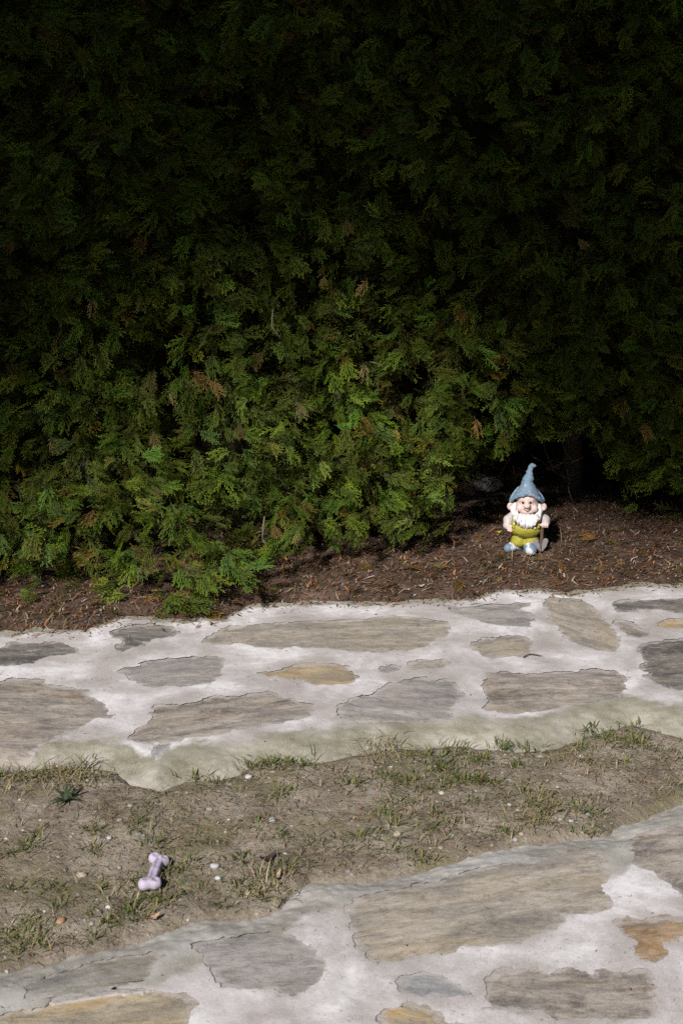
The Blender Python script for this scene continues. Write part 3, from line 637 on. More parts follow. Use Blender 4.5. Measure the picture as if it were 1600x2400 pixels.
def make_spray(seed, hang=.25):
    """flat fan: axis +Y (length 1), plane XY, drooping towards -Z; thin tapered strips"""
    r = random.Random(seed); V = []; Fc = []; tip = []
    def strip(pts, w0, w1, t0, t1):
        n = len(pts); b = len(V)
        for i, (x, y, z) in enumerate(pts):
            j = min(i+1, n-1); k = max(i-1, 0); dx, dy = pts[j][0]-pts[k][0], pts[j][1]-pts[k][1]; L = math.hypot(dx, dy) or 1
            w = w0+(w1-w0)*i/(n-1); nx, ny = -dy/L*w/2, dx/L*w/2; tt = t0+(t1-t0)*i/(n-1)
            V.append((x+nx, y+ny, z)); V.append((x-nx, y-ny, z)); tip.extend([tt, tt])
        for i in range(n-1): Fc.append((b+2*i, b+2*i+1, b+2*i+3, b+2*i+2))
    bend = r.uniform(-.12, .12)
    def axis(t): return (bend*t*t*1.3, t, -hang*t*t+.015*math.sin(t*9))
    strip([axis(t) for t in np.linspace(0, 1, 7)], .030, .012, 0, 1)
    nb = r.randint(5, 7)
    for i in range(nb):
        t = .12+.82*(i+.3*r.random())/nb
        for sd in (-1, 1):
            if r.random() < .16: continue
            bl_ = (.50*math.sin(math.pi*min(1, .16+t*.80))**.8+.04)*r.uniform(.72, 1.15)
            a = math.radians(r.uniform(34, 52))*sd; x0, y0, z0 = axis(t+(.04 if sd > 0 else 0) if t < .95 else t)
            cv = r.uniform(.15, .5)*-sd; pp = []; zz = r.uniform(-.10, .06)
            for k in range(4):
                u = k/3; ang = a+cv*u*.9
                pp.append((x0+math.sin(ang)*bl_*u, y0+math.cos(ang)*bl_*u, z0+zz*u-.10*bl_*u*u))
            strip(pp, .036, .018, .25, 1)
            ns = max(2, int(bl_*7.5))
            for s_ in range(ns):
                u = (s_+.55)/ns
                for e in (-1, 1):
                    if r.random() < .22: continue
                    sl = bl_*.42*(1.05-u*.7)*r.uniform(.6, 1.3); k = min(2, int(u*3)); f = u*3-k
                    q = [pp[k][m]+(pp[k+1][m]-pp[k][m])*f for m in range(3)]
                    aa = a+cv*u*.9+e*math.radians(r.uniform(28, 48))
                    mid = (q[0]+math.sin(aa)*sl*.55, q[1]+math.cos(aa)*sl*.55, q[2]+r.uniform(-.012, .02))
                    aa -= e*.25; end = (mid[0]+math.sin(aa)*sl*.45, mid[1]+math.cos(aa)*sl*.45, mid[2]-.012)
                    strip([tuple(q), mid, end], .036, .017, .4, 1)
    me = mesh_from('spray', V, [list(f) for f in Fc], False); vattr(me, 'tip', tip)
    return me
SPRAYS = [make_spray(100+i, [.15, .3, .45, .25, .1, .35, .2, .5][i]) for i in range(8)]
for m_ in SPRAYS: m_.materials.append(M['spray'])
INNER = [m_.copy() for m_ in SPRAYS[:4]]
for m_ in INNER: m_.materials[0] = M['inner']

def front(x, z):
    base = np.interp(x, [-2.6, -1.15, -.75, -.45, -.15, .1, .35, .55, .75, .95, 1.15, 1.5, 2.8],
                        [4.25, 4.38, 4.41, 4.42, 4.58, 4.68, 4.86, 5.10, 5.20, 5.16, 5.12, 5.12, 5.35])
    upb = np.interp(x, [-2.6, -1.15, 0, 1.2, 2.8], [4.40, 4.62, 4.78, 4.95, 5.25])
    k = sst(.15, .85, z)
    return base*(1-k)+upb*k+.06*fbm(x*2.1, z*2.1, seed=91, oct=2)*2+.035*fbm(x*7, z*7, seed=92, oct=2)*2+.03*z
def bottom0(x):
    return np.interp(x, [-2.6, -1.2, -.95, -.8, -.62, -.38, -.30, -.2, .05, .2, .28, .36, .45, .60, .68, .85, 1.0, 1.1, 1.3, 2.8],
                        [.08, .07, .04, .06, .03, .04, .16, .20, .17, .05, .10, .16, .30, .36, .36, .42, .36, .14, .12, .12])+.04*vnoise(x*9, x*0, seed=7)
FR_ = Baked(front, -3, 3.2, 0, 3.0, .02); BT_ = Baked(lambda X, Y: bottom0(X), -3, 3.2, 0, .04, .02)
def bottom(x): return BT_(float(x), 0)
def cross(a, b): return np.array([a[1]*b[2]-a[2]*b[1], a[2]*b[0]-a[0]*b[2], a[0]*b[1]-a[1]*b[0]])
def orient(d, nrm):                           # spray +Y along d, +Z towards nrm
    y = d/np.linalg.norm(d); x = cross(y, nrm); x /= math.sqrt(x@x); z = cross(x, y)
    return Matrix(((x[0], y[0], z[0]), (x[1], y[1], z[1]), (x[2], y[2], z[2])))
front_sp, inner_sp = [], []
def clump(c, n, size, spread, dst, dep):
    lat = RNG.normal(0, .95); dn = RNG.uniform(-.3, 1.0); d0 = np.array([lat, -.75, -dn]); d0 /= np.linalg.norm(d0)
    tint = RNG.random()
    for _ in range(n):
        d = d0+RNG.normal(0, .38, 3); nr = np.array([0, -.75, .55])+RNG.normal(0, .5, 3)
        p = c+RNG.normal(0, spread, 3)*np.array([1, .6, 1]); L = size*RNG.uniform(.65, 1.25)
        if (p+d/np.linalg.norm(d)*L)[2] < .045: 
            d[2] = abs(d[2])*.1
            p = p.copy(); p[2] = max(p[2], .06)
        if p[2] < bottom(np.array(p[0])) - .02 : continue
        R = orient(d, nr); dst.append((p-d/np.linalg.norm(d)*L*.35, R, L, dep))
ncl = 0
for _ in range(1950):
    x = RNG.uniform(-1.8, 2.1); z = RNG.uniform(.05, 2.45)
    if z < bottom(np.array(x)): continue
    y = FR_(x, z)-.05+abs(RNG.normal(0, .11))
    cavity = math.exp(-((x-.72)/.30)**2-((z-.25)/.22)**2)
    y += .30*cavity
    clump(np.array([x, y, z]), 5, .080, .048, front_sp, 0)
for _ in range(950):
    x = RNG.uniform(-1.9, 2.2); z = RNG.uniform(.10, 2.5)
    if z < bottom(np.array(x))+.03: continue
    y = FR_(x, z)+RNG.uniform(.14, .45)
    clump(np.array([x, y, z]), 4, .15, .06, inner_sp, 1)
# solid lumpy dark mass added inside the hedge to block sky light
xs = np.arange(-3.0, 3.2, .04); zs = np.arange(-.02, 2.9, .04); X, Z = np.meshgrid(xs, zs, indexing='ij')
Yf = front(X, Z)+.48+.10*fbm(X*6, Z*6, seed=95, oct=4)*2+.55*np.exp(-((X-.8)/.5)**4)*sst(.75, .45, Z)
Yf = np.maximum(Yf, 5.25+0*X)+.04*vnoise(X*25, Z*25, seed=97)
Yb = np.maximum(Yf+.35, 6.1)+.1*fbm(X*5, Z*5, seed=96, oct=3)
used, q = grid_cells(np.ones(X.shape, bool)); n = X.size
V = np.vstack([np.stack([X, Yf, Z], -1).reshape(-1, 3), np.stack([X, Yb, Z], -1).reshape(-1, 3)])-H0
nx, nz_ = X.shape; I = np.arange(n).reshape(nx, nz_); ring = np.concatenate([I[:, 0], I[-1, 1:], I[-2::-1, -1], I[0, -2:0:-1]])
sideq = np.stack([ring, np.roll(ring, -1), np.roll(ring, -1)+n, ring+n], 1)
link('core_mass', mesh_from('core_mass', V, np.vstack([q[:, ::-1], q+n, sideq[:, ::-1]]), False), soil_mat('dark_core', [(.3, (.012, .010, .006)), (.5, (.03, .022, .012)), (.7, (.055, .04, .022))], 0, 1.0, (.07, .05, .03)), hedge, kind='stuff')

# the 300 sprays that show largest are parts; the rest is one mass
P = np.array([s[0] for s in front_sp]); px, py = pix(P); L = np.array([s[2] for s in front_sp])
inside = (px > 40) & (px < 1560) & (py > 330) & (py < 1420)
depth_in = P[:, 1]-front(P[:, 0], P[:, 2])
lit = np.exp(-((px-720)/520)**2-((py-950)/420)**2)
score = np.where(inside, -depth_in*6+lit*1.0+L*4, -9)
order = np.argsort(-score); chosen = []; cell = set()
for i in order:
    k = (int(px[i]/62), int(py[i]/42))
    if k in cell: continue
    cell.add(k); chosen.append(i)
    if len(chosen) == 300: break
chs = set(chosen)
for i in chosen:
    p, R, Ls, _ = front_sp[i]
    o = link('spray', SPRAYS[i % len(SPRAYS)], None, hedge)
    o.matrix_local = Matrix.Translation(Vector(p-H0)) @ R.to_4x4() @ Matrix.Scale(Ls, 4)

def instancer(name, items, meshes, parent, **k):
    col = bpy.data.collections.new(name+'_source')
    for j, m_ in enumerate(meshes):
        o = bpy.data.objects.new(name+'_unit_%02d' % j, m_); col.objects.link(o)
    n = len(items); me = bpy.data.meshes.new(name); me.vertices.add(n)
    me.vertices.foreach_set('co', np.array([it[0]-H0 for it in items], np.float32).ravel())
    rot = me.attributes.new('rot', 'FLOAT_VECTOR', 'POINT'); rot.data.foreach_set('vector', np.array([tuple(it[1].to_euler()) for it in items], np.float32).ravel())
    sc = me.attributes.new('scl', 'FLOAT', 'POINT'); sc.data.foreach_set('value', np.array([it[2] for it in items], np.float32))
    ix = me.attributes.new('idx', 'INT', 'POINT'); ix.data.foreach_set('value', (np.arange(n) % len(meshes)).astype(np.int32))
    o = link(name, me, None, parent, **k)
    ng = bpy.data.node_groups.new(name, 'GeometryNodeTree')
    ng.interface.new_socket('Geometry', in_out='INPUT', socket_type='NodeSocketGeometry'); ng.interface.new_socket('Geometry', in_out='OUTPUT', socket_type='NodeSocketGeometry')
    N = ng.nodes; gi = N.new('NodeGroupInput'); go = N.new('NodeGroupOutput'); ip = N.new('GeometryNodeInstanceOnPoints'); ci = N.new('GeometryNodeCollectionInfo')
    ci.inputs['Collection'].default_value = col; ci.inputs['Separate Children'].default_value = True; ci.inputs['Reset Children'].default_value = True
    def na(nm, t):
        x = N.new('GeometryNodeInputNamedAttribute'); x.data_type = t; x.inputs['Name'].default_value = nm; return x.outputs[0]
    e2r = N.new('FunctionNodeEulerToRotation'); ng.links.new(na('rot', 'FLOAT_VECTOR'), e2r.inputs[0])
    ng.links.new(gi.outputs[0], ip.inputs['Points']); ng.links.new(ci.outputs[0], ip.inputs['Instance']); ip.inputs['Pick Instance'].default_value = True
    ng.links.new(na('idx', 'INT'), ip.inputs['Instance Index']); ng.links.new(e2r.outputs[0], ip.inputs['Rotation']); ng.links.new(na('scl', 'FLOAT'), ip.inputs['Scale'])
    ng.links.new(ip.outputs[0], go.inputs[0])
    md = o.modifiers.new('scatter', 'NODES'); md.node_group = ng
    return o
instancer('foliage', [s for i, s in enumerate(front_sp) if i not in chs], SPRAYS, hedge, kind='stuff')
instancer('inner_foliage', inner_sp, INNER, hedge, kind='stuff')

def tube(pts, rad, sides=8, jit=0.0, seed=0):
    pts = [np.array(p, float) for p in pts]; V = []; F_ = []; r = random.Random(seed)
    for i, p in enumerate(pts):
        t = pts[min(i+1, len(pts)-1)]-pts[max(i-1, 0)]; t /= np.linalg.norm(t)
        a = np.cross(t, [.31, .9, .2]); a /= np.linalg.norm(a); b = np.cross(t, a)
        for k in range(sides):
            an = 2*math.pi*k/sides; rr = rad[i]*(1+r.uniform(-jit, jit)); V.append(p+rr*(math.cos(an)*a+math.sin(an)*b))
    for i in range(len(pts)-1):
        for k in range(sides):
            F_.append([i*sides+k, i*sides+(k+1) % sides, (i+1)*sides+(k+1) % sides, (i+1)*sides+k])
    F_.append(list(range(sides))[::-1]); F_.append([(len(pts)-1)*sides+k for k in range(sides)])
    return V, F_
def tube_obj(name, pts, rad, mat, parent=None, sides=8, jit=0., **k):
    v, f = tube(pts, rad, sides, jit, len(bpy.data.objects)); return link(name, mesh_from(name, v, f), mat, parent, **k)
for tx, ty, r0 in ((-1.65, 5.1, .04), (-.85, 5.15, .045), (-.05, 5.35, .04), (.93, 5.72, .036), (1.75, 5.7, .045)):
    pts = [np.array([tx+.03*math.sin(k*1.3+tx), ty+.02*math.cos(k*1.7), .02+k*.28]) for k in range(10)]
    rad = [r0*1.5]+[r0*(1-.075*k) for k in range(1, 10)]
    tube_obj('trunk', [p-H0 for p in pts], rad, M['bark'], hedge, 12, .12)
for _ in range(46):                          # bare twigs hanging in the hollow behind the gnome
    a = np.array([RNG.uniform(.40, 1.25), RNG.uniform(5.28, 5.55), RNG.uniform(.22, .62)])
    d = np.array([RNG.normal(0, .5), RNG.normal(-.2, .35), -RNG.uniform(.2, 1)]); d /= np.linalg.norm(d); Lt = RNG.uniform(.10, .30); pts = [a]
    for k in range(5): 
        d = d+RNG.normal(0, .28, 3); d /= np.linalg.norm(d); q = pts[-1]+d*Lt/5
        q[2] = max(q[2], .075); pts.append(q)
    tube_obj('twig', [p-H0 for p in pts], [.0026, .0024, .0021, .0018, .0014, .0008], M['bark'], hedge, 5)

# ------------------------------------------------------------------ litter, grass, pebbles
def strips(items):                            # (pos, yaw, pitch, len, width, curl, rgb) -> mesh arrays, 2 quads each
    V, F_, C = [], [], []
    for p, yaw, pit, Ln, w, cu, rgb in items:
        d = np.array([math.cos(yaw)*math.cos(pit), math.sin(yaw)*math.cos(pit), math.sin(pit)]); s_ = np.array([-math.sin(yaw), math.cos(yaw), 0])
        b = len(V)
        for t, ww in ((-.5, .5), (0, 1), (.5, .25)):
            c = p+d*Ln*t+s_*cu*Ln*(t*t*2)+np.array([0, 0, abs(cu)*.3*Ln*(.25-t*t)])
            V += [c+s_*w*ww/2, c-s_*w*ww/2]; C += [rgb, rgb]
        F_ += [(b, b+1, b+3, b+2), (b+2, b+3, b+5, b+4)]
    return V, np.array(F_), C
def cpick(pal): 
    c = np.array(pal[RNG.integers(len(pal))]); return c*RNG.uniform(.7, 1.3)
BROWN = [(.36, .28, .22), (.27, .19, .145), (.045, .03, .02), (.20, .085, .04), (.26, .12, .06), (.30, .13, .05), (.24, .10, .04), (.10, .055, .03), (.14, .07, .032), (.19, .095, .04), (.07, .045, .03), (.22, .15, .09), (.26, .11, .04), (.13, .10, .07), (.30, .24, .17), (.06, .04, .03)]
items = []
for _ in range(27000):
    x = RNG.uniform(-1.6, 1.9); b = UBt(x, 0); y = b+(RNG.uniform(-.005, 1) if RNG.random() < .97 else -abs(RNG.normal(0, .04)))
    if y > b+.85 and RNG.random() < .5: continue
    z = (LZ(x, y)+RNG.uniform(0, .010)) if y > b-.01 else TOP+.003
    big_ = RNG.random() < .16
    items.append((np.array([x, y, z]), RNG.uniform(0, 6.28), RNG.normal(0, .35), RNG.uniform(.007, .022)*(2.2 if big_ else 1), RNG.uniform(.0018, .0050)*(1.5 if big_ else 1), RNG.normal(0, .3), cpick(BROWN)*RNG.uniform(.6, 1.4)))
soil_bits = []
UFf = lambda x: float(np.interp(x, UF[:, 0], UF[:, 1])); LBf = lambda x: float(np.interp(x, LB[:, 0], LB[:, 1]))
def strip_y(x, m): a, b = LBf(x)+m, max(LBf(x)+m+.01, UFf(x)-m); return RNG.uniform(a, b)
for _ in range(3200):
    x = RNG.uniform(-1.4, 1.6); y = strip_y(x, -.01)
    soil_bits.append((np.array([x, y, SZ(x, y)+.002]), RNG.uniform(0, 6.28), RNG.normal(0, .25), RNG.uniform(.004, .016), RNG.uniform(.0012, .0038), RNG.normal(0, .3), cpick(BROWN)*1.1))
for _ in range(420):
    x = RNG.uniform(-1.3, 1.5); y = RNG.uniform(2.1, UBt(x, 0)-.03)
    if LBf(x) < y < UFf(x): continue
    soil_bits.append((np.array([x, y, TOP*(1 if y > UFf(x) else .6)+.002]), RNG.uniform(0, 6.28), 0, RNG.uniform(.003, .011), RNG.uniform(.0008, .0025), RNG.normal(0, .3), cpick(BROWN)*.8))
v, f, c = strips(soil_bits); me = mesh_from('plant_scraps', v, f, False); cattr(me, 'tint', c)
link('plant_scraps', me, M['chips'], label='small brown plant scraps strewn over soil strip and paths', cat='leaf litter', kind='stuff')
v, f, c = strips(items); me = mesh_from('leaf_litter', v, f, False); cattr(me, 'tint', c)
link('leaf_litter', me, M['chips'], label='brown needles and leaf scraps covering the ground under the hedge', cat='leaf litter', kind='stuff')
# dried fallen sprays
dry = foliage_mat('dry_spray', [(0, (.16, .07, .028)), (.35, (.24, .10, .035)), (.65, (.12, .075, .045)), (1, (.27, .17, .09))], .1)
TWIG = paint_mat('pale_twig', (.15, .12, .09), None, 0, 60)
DRY = [SPRAYS[k].copy() for k in (0, 4, 6)]
for m_ in DRY: m_.materials[0] = dry
fall = []
for _ in range(240):
    x = RNG.uniform(-1.6, 1.9); b = UBt(x, 0); y = b+.02+abs(RNG.normal(0, .28))
    p = np.array([x, y, LZ(x, y)+.010]); yaw = RNG.uniform(0, 6.28)
    d = np.array([math.cos(yaw), math.sin(yaw), RNG.normal(0, .15)]); fall.append((p, orient(d, np.array([RNG.normal(0, .3), RNG.normal(0, .3), 1])), RNG.uniform(.03, .075), 0))
instancer('fallen_sprays', fall, DRY, None, label='dried orange brown thuja sprays fallen under the hedge', cat='leaf litter', kind='stuff').location = H0

# dead orange sprigs and pale bare twigs caught in the hedge face
for k, (x, y) in enumerate([(810,505),(862,650),(485,885),(357,1004),(850,845),(785,905),(350,870),(215,690),(700,1238),(640,1225),(118,1015),(38,560),(1350,555),(1010,262),(930,1000),(560,985),(395,905),(690,935),(760,640),(1110,975)]):
    q = at(x, y, 4.7); Yq = FR_(q[0], q[2])-.07; q = at(x, y, Yq); d = np.array([RNG.normal(0, .4), -.3, -1.0])
    o = link('dead_spray', DRY[k % 3], None, hedge); o.matrix_local = Matrix.Translation(Vector(q-H0)) @ orient(d, np.array([RNG.normal(0, .4), -1, .3])).to_4x4() @ Matrix.Scale(RNG.uniform(.045, .075), 4)
for k, (x, y) in enumerate([(640,725),(855,850),(700,960),(620,1210)]):
    q = at(x, y, 4.7); Yq = FR_(q[0], q[2])-.02; q = at(x, y, Yq); pts = [q-H0]; d = np.array([RNG.normal(0, 1), -.3, RNG.normal(-.4, .4)]); d /= np.linalg.norm(d)
    for j in range(4): d = d+RNG.normal(0, .25, 3); d /= np.linalg.norm(d); pts.append(pts[-1]+d*.03)
    tube_obj('twig', pts, [.003, .0026, .0022, .0017, .0008], TWIG, hedge, 5)

# grass
tuft = [(x, y, 1.0) for x, y in Z4([(1130,705),(1210,735),(1260,745),(1340,685),(1380,760),(1330,750),(310,810),(520,790),(640,840),(740,785),(850,800),(1090,770),(400,815),(470,870),(610,920),(60,940),(210,920),(300,930),(520,920),(810,860),(400,890),(450,830),(560,940)])]
tuft += [(x, y, 1.0) for x, y in Z6([(60,165),(210,140),(300,150),(460,90),(640,50),(640,170),(800,80),(590,250),(880,210),(1090,270),(1140,290),(430,310),(480,350),(250,350),(150,400),(75,410),(350,375),(230,460),(370,505),(740,385),(940,280),(920,330),(1130,390),(520,160),(420,180),(270,250),(180,310),(1300,50),(560,30),(700,170)])]
tuft += [(x, y, 1.0) for x, y in Z5([(20,130),(70,140),(180,140),(240,120),(280,100),(330,130),(360,90),(410,140),(200,390),(130,450),(50,480),(430,390),(640,350),(700,440),(430,470),(960,430),(870,500),(850,550),(760,550),(600,600),(640,640),(680,680),(590,740),(620,700),(760,690),(820,620),(640,770),(260,730),(120,800),(100,850),(150,860),(180,900),(1110,510),(1200,570),(1080,620),(1150,650),(1250,640),(1200,690),(1320,560),(1280,400),(1290,210),(1270,70),(1220,80),(1150,85),(1320,60),(1400,66),(890,140),(980,160),(1020,720),(910,650),(1460,430),(1180,350),(60,650),(240,640),(460,640),(490,790),(430,860),(30,850),(80,930)])]
GREEN = [(.17, .17, .05), (.20, .18, .06), (.11, .14, .04), (.085, .125, .035), (.15, .165, .05), (.075, .10, .03), (.19, .18, .065), (.06, .09, .035), (.16, .15, .06)]
STRAW = [(.36, .29, .17), (.30, .23, .13), (.42, .35, .22), (.22, .17, .09), (.26, .22, .10)]
def blades(items):                            # (pos, yaw, lean, length, width, rgb): tapered curved blade of 3 quads
    V, F_, C = [], [], []
    for p, yaw, lean, Ln, w, rgb in items:
        h = np.array([math.cos(yaw), math.sin(yaw), 0]); s_ = np.array([-h[1], h[0], 0]); b = len(V)
        for i, t in enumerate((0, .35, .7, 1)):
            a = lean*(.35+.9*t); c = p+h*Ln*t*math.sin(a)+np.array([0, 0, Ln*t*math.cos(a)]); c[2] = max(c[2], p[2]-.002+.003*t)
            ww = w*(1, .95, .65, .1)[i]; V += [c+s_*ww/2, c-s_*ww/2]; C += [rgb*(.8+.3*t), rgb*(.8+.3*t)]
        for i in range(3): F_.append((b+2*i, b+2*i+1, b+2*i+3, b+2*i+2))
    return V, np.array(F_), C
gi, si = [], []
for x, y, s_ in tuft:
    c = gp(x, y, .005); n = RNG.integers(18, 44); sz = RNG.uniform(.7, 1.25)*s_
    dryness = RNG.random()
    for _ in range(n):
        r = abs(RNG.normal(0, .018))*sz; a = RNG.uniform(0, 6.28); p = np.array([c[0]+r*math.cos(a)*1.3, c[1]+r*math.sin(a), 0]); p[2] = surf_z1(p[0], p[1])-.003
        (si if RNG.random() < (.2+.4*(dryness > .5)) else gi).append((p, a+RNG.normal(0, .7), abs(RNG.normal(.85, .4)), RNG.uniform(.012, .036)*sz, RNG.uniform(.0022, .0040), (cpick(GREEN)*1.15)))
for x0, y0 in Z5([(150,130),(220,150),(270,130),(320,120),(370,130),(120,150),(300,160),(400,130),(220,110),(60,150)])+Z6([(900,300),(960,260),(840,330),(500,370),(280,280),(880,340),(1130,60),(960,240)])+Z4([(150,795),(190,800),(1090,830),(230,790)])+Z5([(1220,650),(1140,660),(1260,600),(480,330),(130,800),(200,880),(560,620)]):
    c = gp(x0, y0, .005)
    for _ in range(26):
        p = np.array([c[0]+RNG.normal(0, .03), c[1]+RNG.normal(0, .03), 0]); p[2] = surf_z1(p[0], p[1])
        si.append((p, RNG.uniform(0, 6.28), RNG.uniform(.8, 1.6), RNG.uniform(.02, .06), RNG.uniform(.0015, .0028), cpick(STRAW)))
UFf = lambda x: float(np.interp(x, UF[:, 0], UF[:, 1])); LBf = lambda x: float(np.interp(x, LB[:, 0], LB[:, 1]))
def strip_y(x, m): a, b = LBf(x)+m, max(LBf(x)+m+.01, UFf(x)-m); return RNG.uniform(a, b)
MZ = Baked(lambda X, Y: vnoise(X*4, Y*4, seed=77)*.5+vnoise(X*13, Y*13, seed=78)*.5, -1.6, 1.8, 2, 4, .015)
for _ in range(11000):                         # thin sprouts and moss shoots all over the strip
    x = RNG.uniform(-1.5, 1.7); y = strip_y(x, .01)
    m = MZ(x, y)
    if m+RNG.normal(0, .15) < .06: continue
    p = np.array([x, y, SZ(x, y)-.001]); dr = RNG.random() < .45
    (si if dr else gi).append((p, RNG.uniform(0, 6.28), abs(RNG.normal(1.0, .4)), RNG.uniform(.005, .020), RNG.uniform(.0014, .0030), cpick(STRAW if dr else GREEN)*.85))
for _ in range(2200):                          # straw lying flat
    x = RNG.uniform(-1.5, 1.7); y = strip_y(x, -.02); p = np.array([x, y, SZ(x, y)+.004])
    if y > UFf(x)-.005 or y < LBf(x)+.005: continue
    si.append((p, RNG.uniform(0, 6.28), 1.25, RNG.uniform(.01, .05), RNG.uniform(.001, .0022), cpick(STRAW)))
v, f, c = blades(gi); me = mesh_from('grass', v, f, False); cattr(me, 'tint', c)
link('grass', me, M['grass'], label='sparse green grass tufts growing on the bare soil strip', cat='grass', kind='stuff')
v, f, c = blades(si); me = mesh_from('dry_grass', v, f, False); cattr(me, 'tint', c)
link('dry_grass', me, M['straw'], label='pale dry grass and straw lying on the soil strip', cat='dry grass', kind='stuff')
# dry stems by the gnome's feet and along the litter edge
st_items = []
for x0, y0, n in [(1200, 1310, 12), (1215, 1322, 8), (1105, 1340, 10), (1165, 1290, 8), (1330, 1270, 12), (1420, 1250, 10), (110, 1440, 16), (170, 1450, 14), (300, 1440, 14), (700, 1370, 10), (520, 1410, 10), (1300, 1330, 8)]:
    c = gp(x0, y0, .05)
    for _ in range(n):
        p = np.array([c[0]+RNG.normal(0, .035), c[1]+RNG.normal(0, .03), 0]); p[2] = LZ(p[0], p[1])
        st_items.append((p, RNG.uniform(0, 6.28), RNG.uniform(.7, 1.45), RNG.uniform(.03, .11), RNG.uniform(.0016, .0028), cpick(STRAW)*.8))
v, f, c = blades(st_items); me = mesh_from('dry_stems', v, f, False); cattr(me, 'tint', c)
link('dry_stems', me, M['straw'], label='dry stems poking from the leaf litter around the gnome', cat='dry grass', kind='stuff')

def pebble_mesh(r, seed, rgb):
    rr = random.Random(seed); V = []; n, m = 8, 5
    V.append((0, 0, -.55*r))
    for j in range(1, m):
        ph = math.pi*j/m-math.pi/2
        for k in range(n):
            th = 2*math.pi*k/n; q = r*rr.uniform(.82, 1.15); V.append((q*1.25*math.cos(ph)*math.cos(th), q*math.cos(ph)*math.sin(th), q*.6*math.sin(ph)))
    V.append((0, 0, .55*r)); F_ = []
    for k in range(n): F_.append([0, 1+(k+1) % n, 1+k])
    for j in range(m-2):
        for k in range(n): F_.append([1+j*n+k, 1+j*n+(k+1) % n, 1+(j+1)*n+(k+1) % n, 1+(j+1)*n+k])
    t = len(V)-1; b = 1+(m-2)*n
    for k in range(n): F_.append([b+k, b+(k+1) % n, t])
    return V, F_
PEB = [(.28, .26, .235), (.33, .30, .27), (.24, .22, .20), (.30, .25, .20), (.20, .18, .17), (.40, .375, .35), (.29, .23, .17)]
V, F_, C = [], [], []
def addpeb(p, r, seed, rgb):
    v, f = pebble_mesh(r, seed, rgb); b = len(V); yaw = RNG.uniform(0, 6.28); c_, s_ = math.cos(yaw), math.sin(yaw)
    for q in v: V.append((p[0]+c_*q[0]-s_*q[1], p[1]+s_*q[0]+c_*q[1], p[2]+q[2])); C.append(rgb)
    for q in f: F_.append([b+k for k in q])
for k in range(1500):
    x = RNG.uniform(-1.4, 1.6); y = strip_y(x, -.02); nearedge = min(y-LBf(x), UFf(x)-y)
    if nearedge > .1 and RNG.random() < .35: continue
    addpeb((x, y, SZ(x, y)-.0004), RNG.uniform(.0015, .0045) if RNG.random() < .93 else RNG.uniform(.005, .008), k, cpick(PEB))
for k in range(260):
    x = RNG.uniform(-1.4, 1.6); y = UBt(x, 0)+.01+abs(RNG.normal(0, .25))
    addpeb((x, y, LZ(x, y)+.005), RNG.uniform(.002, .006), k, cpick(PEB)*.6)
me = mesh_from('gravel', V, F_, True); cattr(me, 'tint', np.array(C))
link('gravel', me, M['pebble'], label='scattered grit and tiny stones on the bare soil', cat='gravel', kind='stuff')

def single_pebble(pt, r, rgb, label):
    p = gp(*pt, .008); v, f = pebble_mesh(r, int(pt[0]*7), rgb); me = mesh_from('pebble', v, f, True); cattr(me, 'tint', np.tile(rgb, (len(v), 1)))
    o = link('pebble', me, M['pebble'], label=label, cat='pebble', group='larger pebbles on the soil'); o.location = (p[0], p[1], surf_z1(p[0], p[1])+r*.25); o.rotation_euler = (0, 0, pt[0])
single_pebble(Z5([(1252, 328)])[0], .0085, (.48, .47, .45), 'pale grey pebble alone on mossy soil in the middle of the strip')
single_pebble(Z5([(985, 532)])[0], .010, (.42, .425, .41), 'largest white pebble in the group right of the bone toy')
single_pebble(Z5([(1004, 585)])[0], .007, (.47, .46, .45), 'small grey pebble just below the largest white one')
single_pebble(Z5([(502, 410)])[0], .006, (.48, .46, .45), 'bright white pebble up left of the bone toy')
single_pebble(Z5([(375, 565)])[0], .010, (.40, .33, .24), 'tan oval pebble left of the bone toy')
single_pebble(Z5([(1140, 120)])[0], .009, (.46, .45, .45), 'white angular pebble at the front edge of the upper path')
single_pebble(Z5([(280, 785)])[0], .010, (.36, .22, .12), 'orange brown pebble in the grass at lower left')
single_pebble(Z6([(460, 198)])[0], .007, (.48, .45, .41), 'cream pebble among grass tufts in the right half')
single_pebble(Z6([(257, 382)])[0], .009, (.44, .38, .28), 'yellowish pebble beside a green tuft above the lower path')

def leaf(name, pt, L_, w, yaw, curl, rgb, label, cat='leaf', lift=.006, wavy=.15):
    p = gp(*pt, .02); V = []; F_ = []
    for i in range(8):
        t = i/7; ww = w*math.sin(math.pi*min(1, .08+t*.92))**.7*(1-.15*t)
        for s_ in (-1, 0, 1): V.append(((t-.5)*L_, s_*ww/2*(1+wavy*math.sin(i*2.1)), curl*L_*((t-.5)**2)*2+abs(s_)*w*.22+.001*math.sin(i*3+s_)))
    for i in range(7):
        for k in (0, 1): F_.append([i*3+k, i*3+k+1, (i+1)*3+k+1, (i+1)*3+k])
    me = mesh_from(name, V, F_); cattr(me, 'tint', np.tile(rgb, (len(V), 1)))
    o = link(name, me, M['straw'], label=label, cat=cat); o.location = (p[0], p[1], surf_z1(p[0], p[1])+lift); o.rotation_euler = (.2, .15, yaw); return o
leaf('dead_leaf', Z3([(752, 62)])[0], .075, .032, 2.2, .5, (.20, .17, .14), 'curled grey brown dead leaf in front of the hedge bottom', lift=.014)
leaf('dead_leaf', Z5([(1268, 575)])[0], .045, .014, 1.3, .4, (.45, .36, .22), 'pale tan slender leaf on the soil near the lower path')
leaf('dead_leaf', Z5([(700, 760)])[0], .035, .014, .8, .5, (.42, .27, .17), 'small pinkish brown leaf in grass below the bone toy')
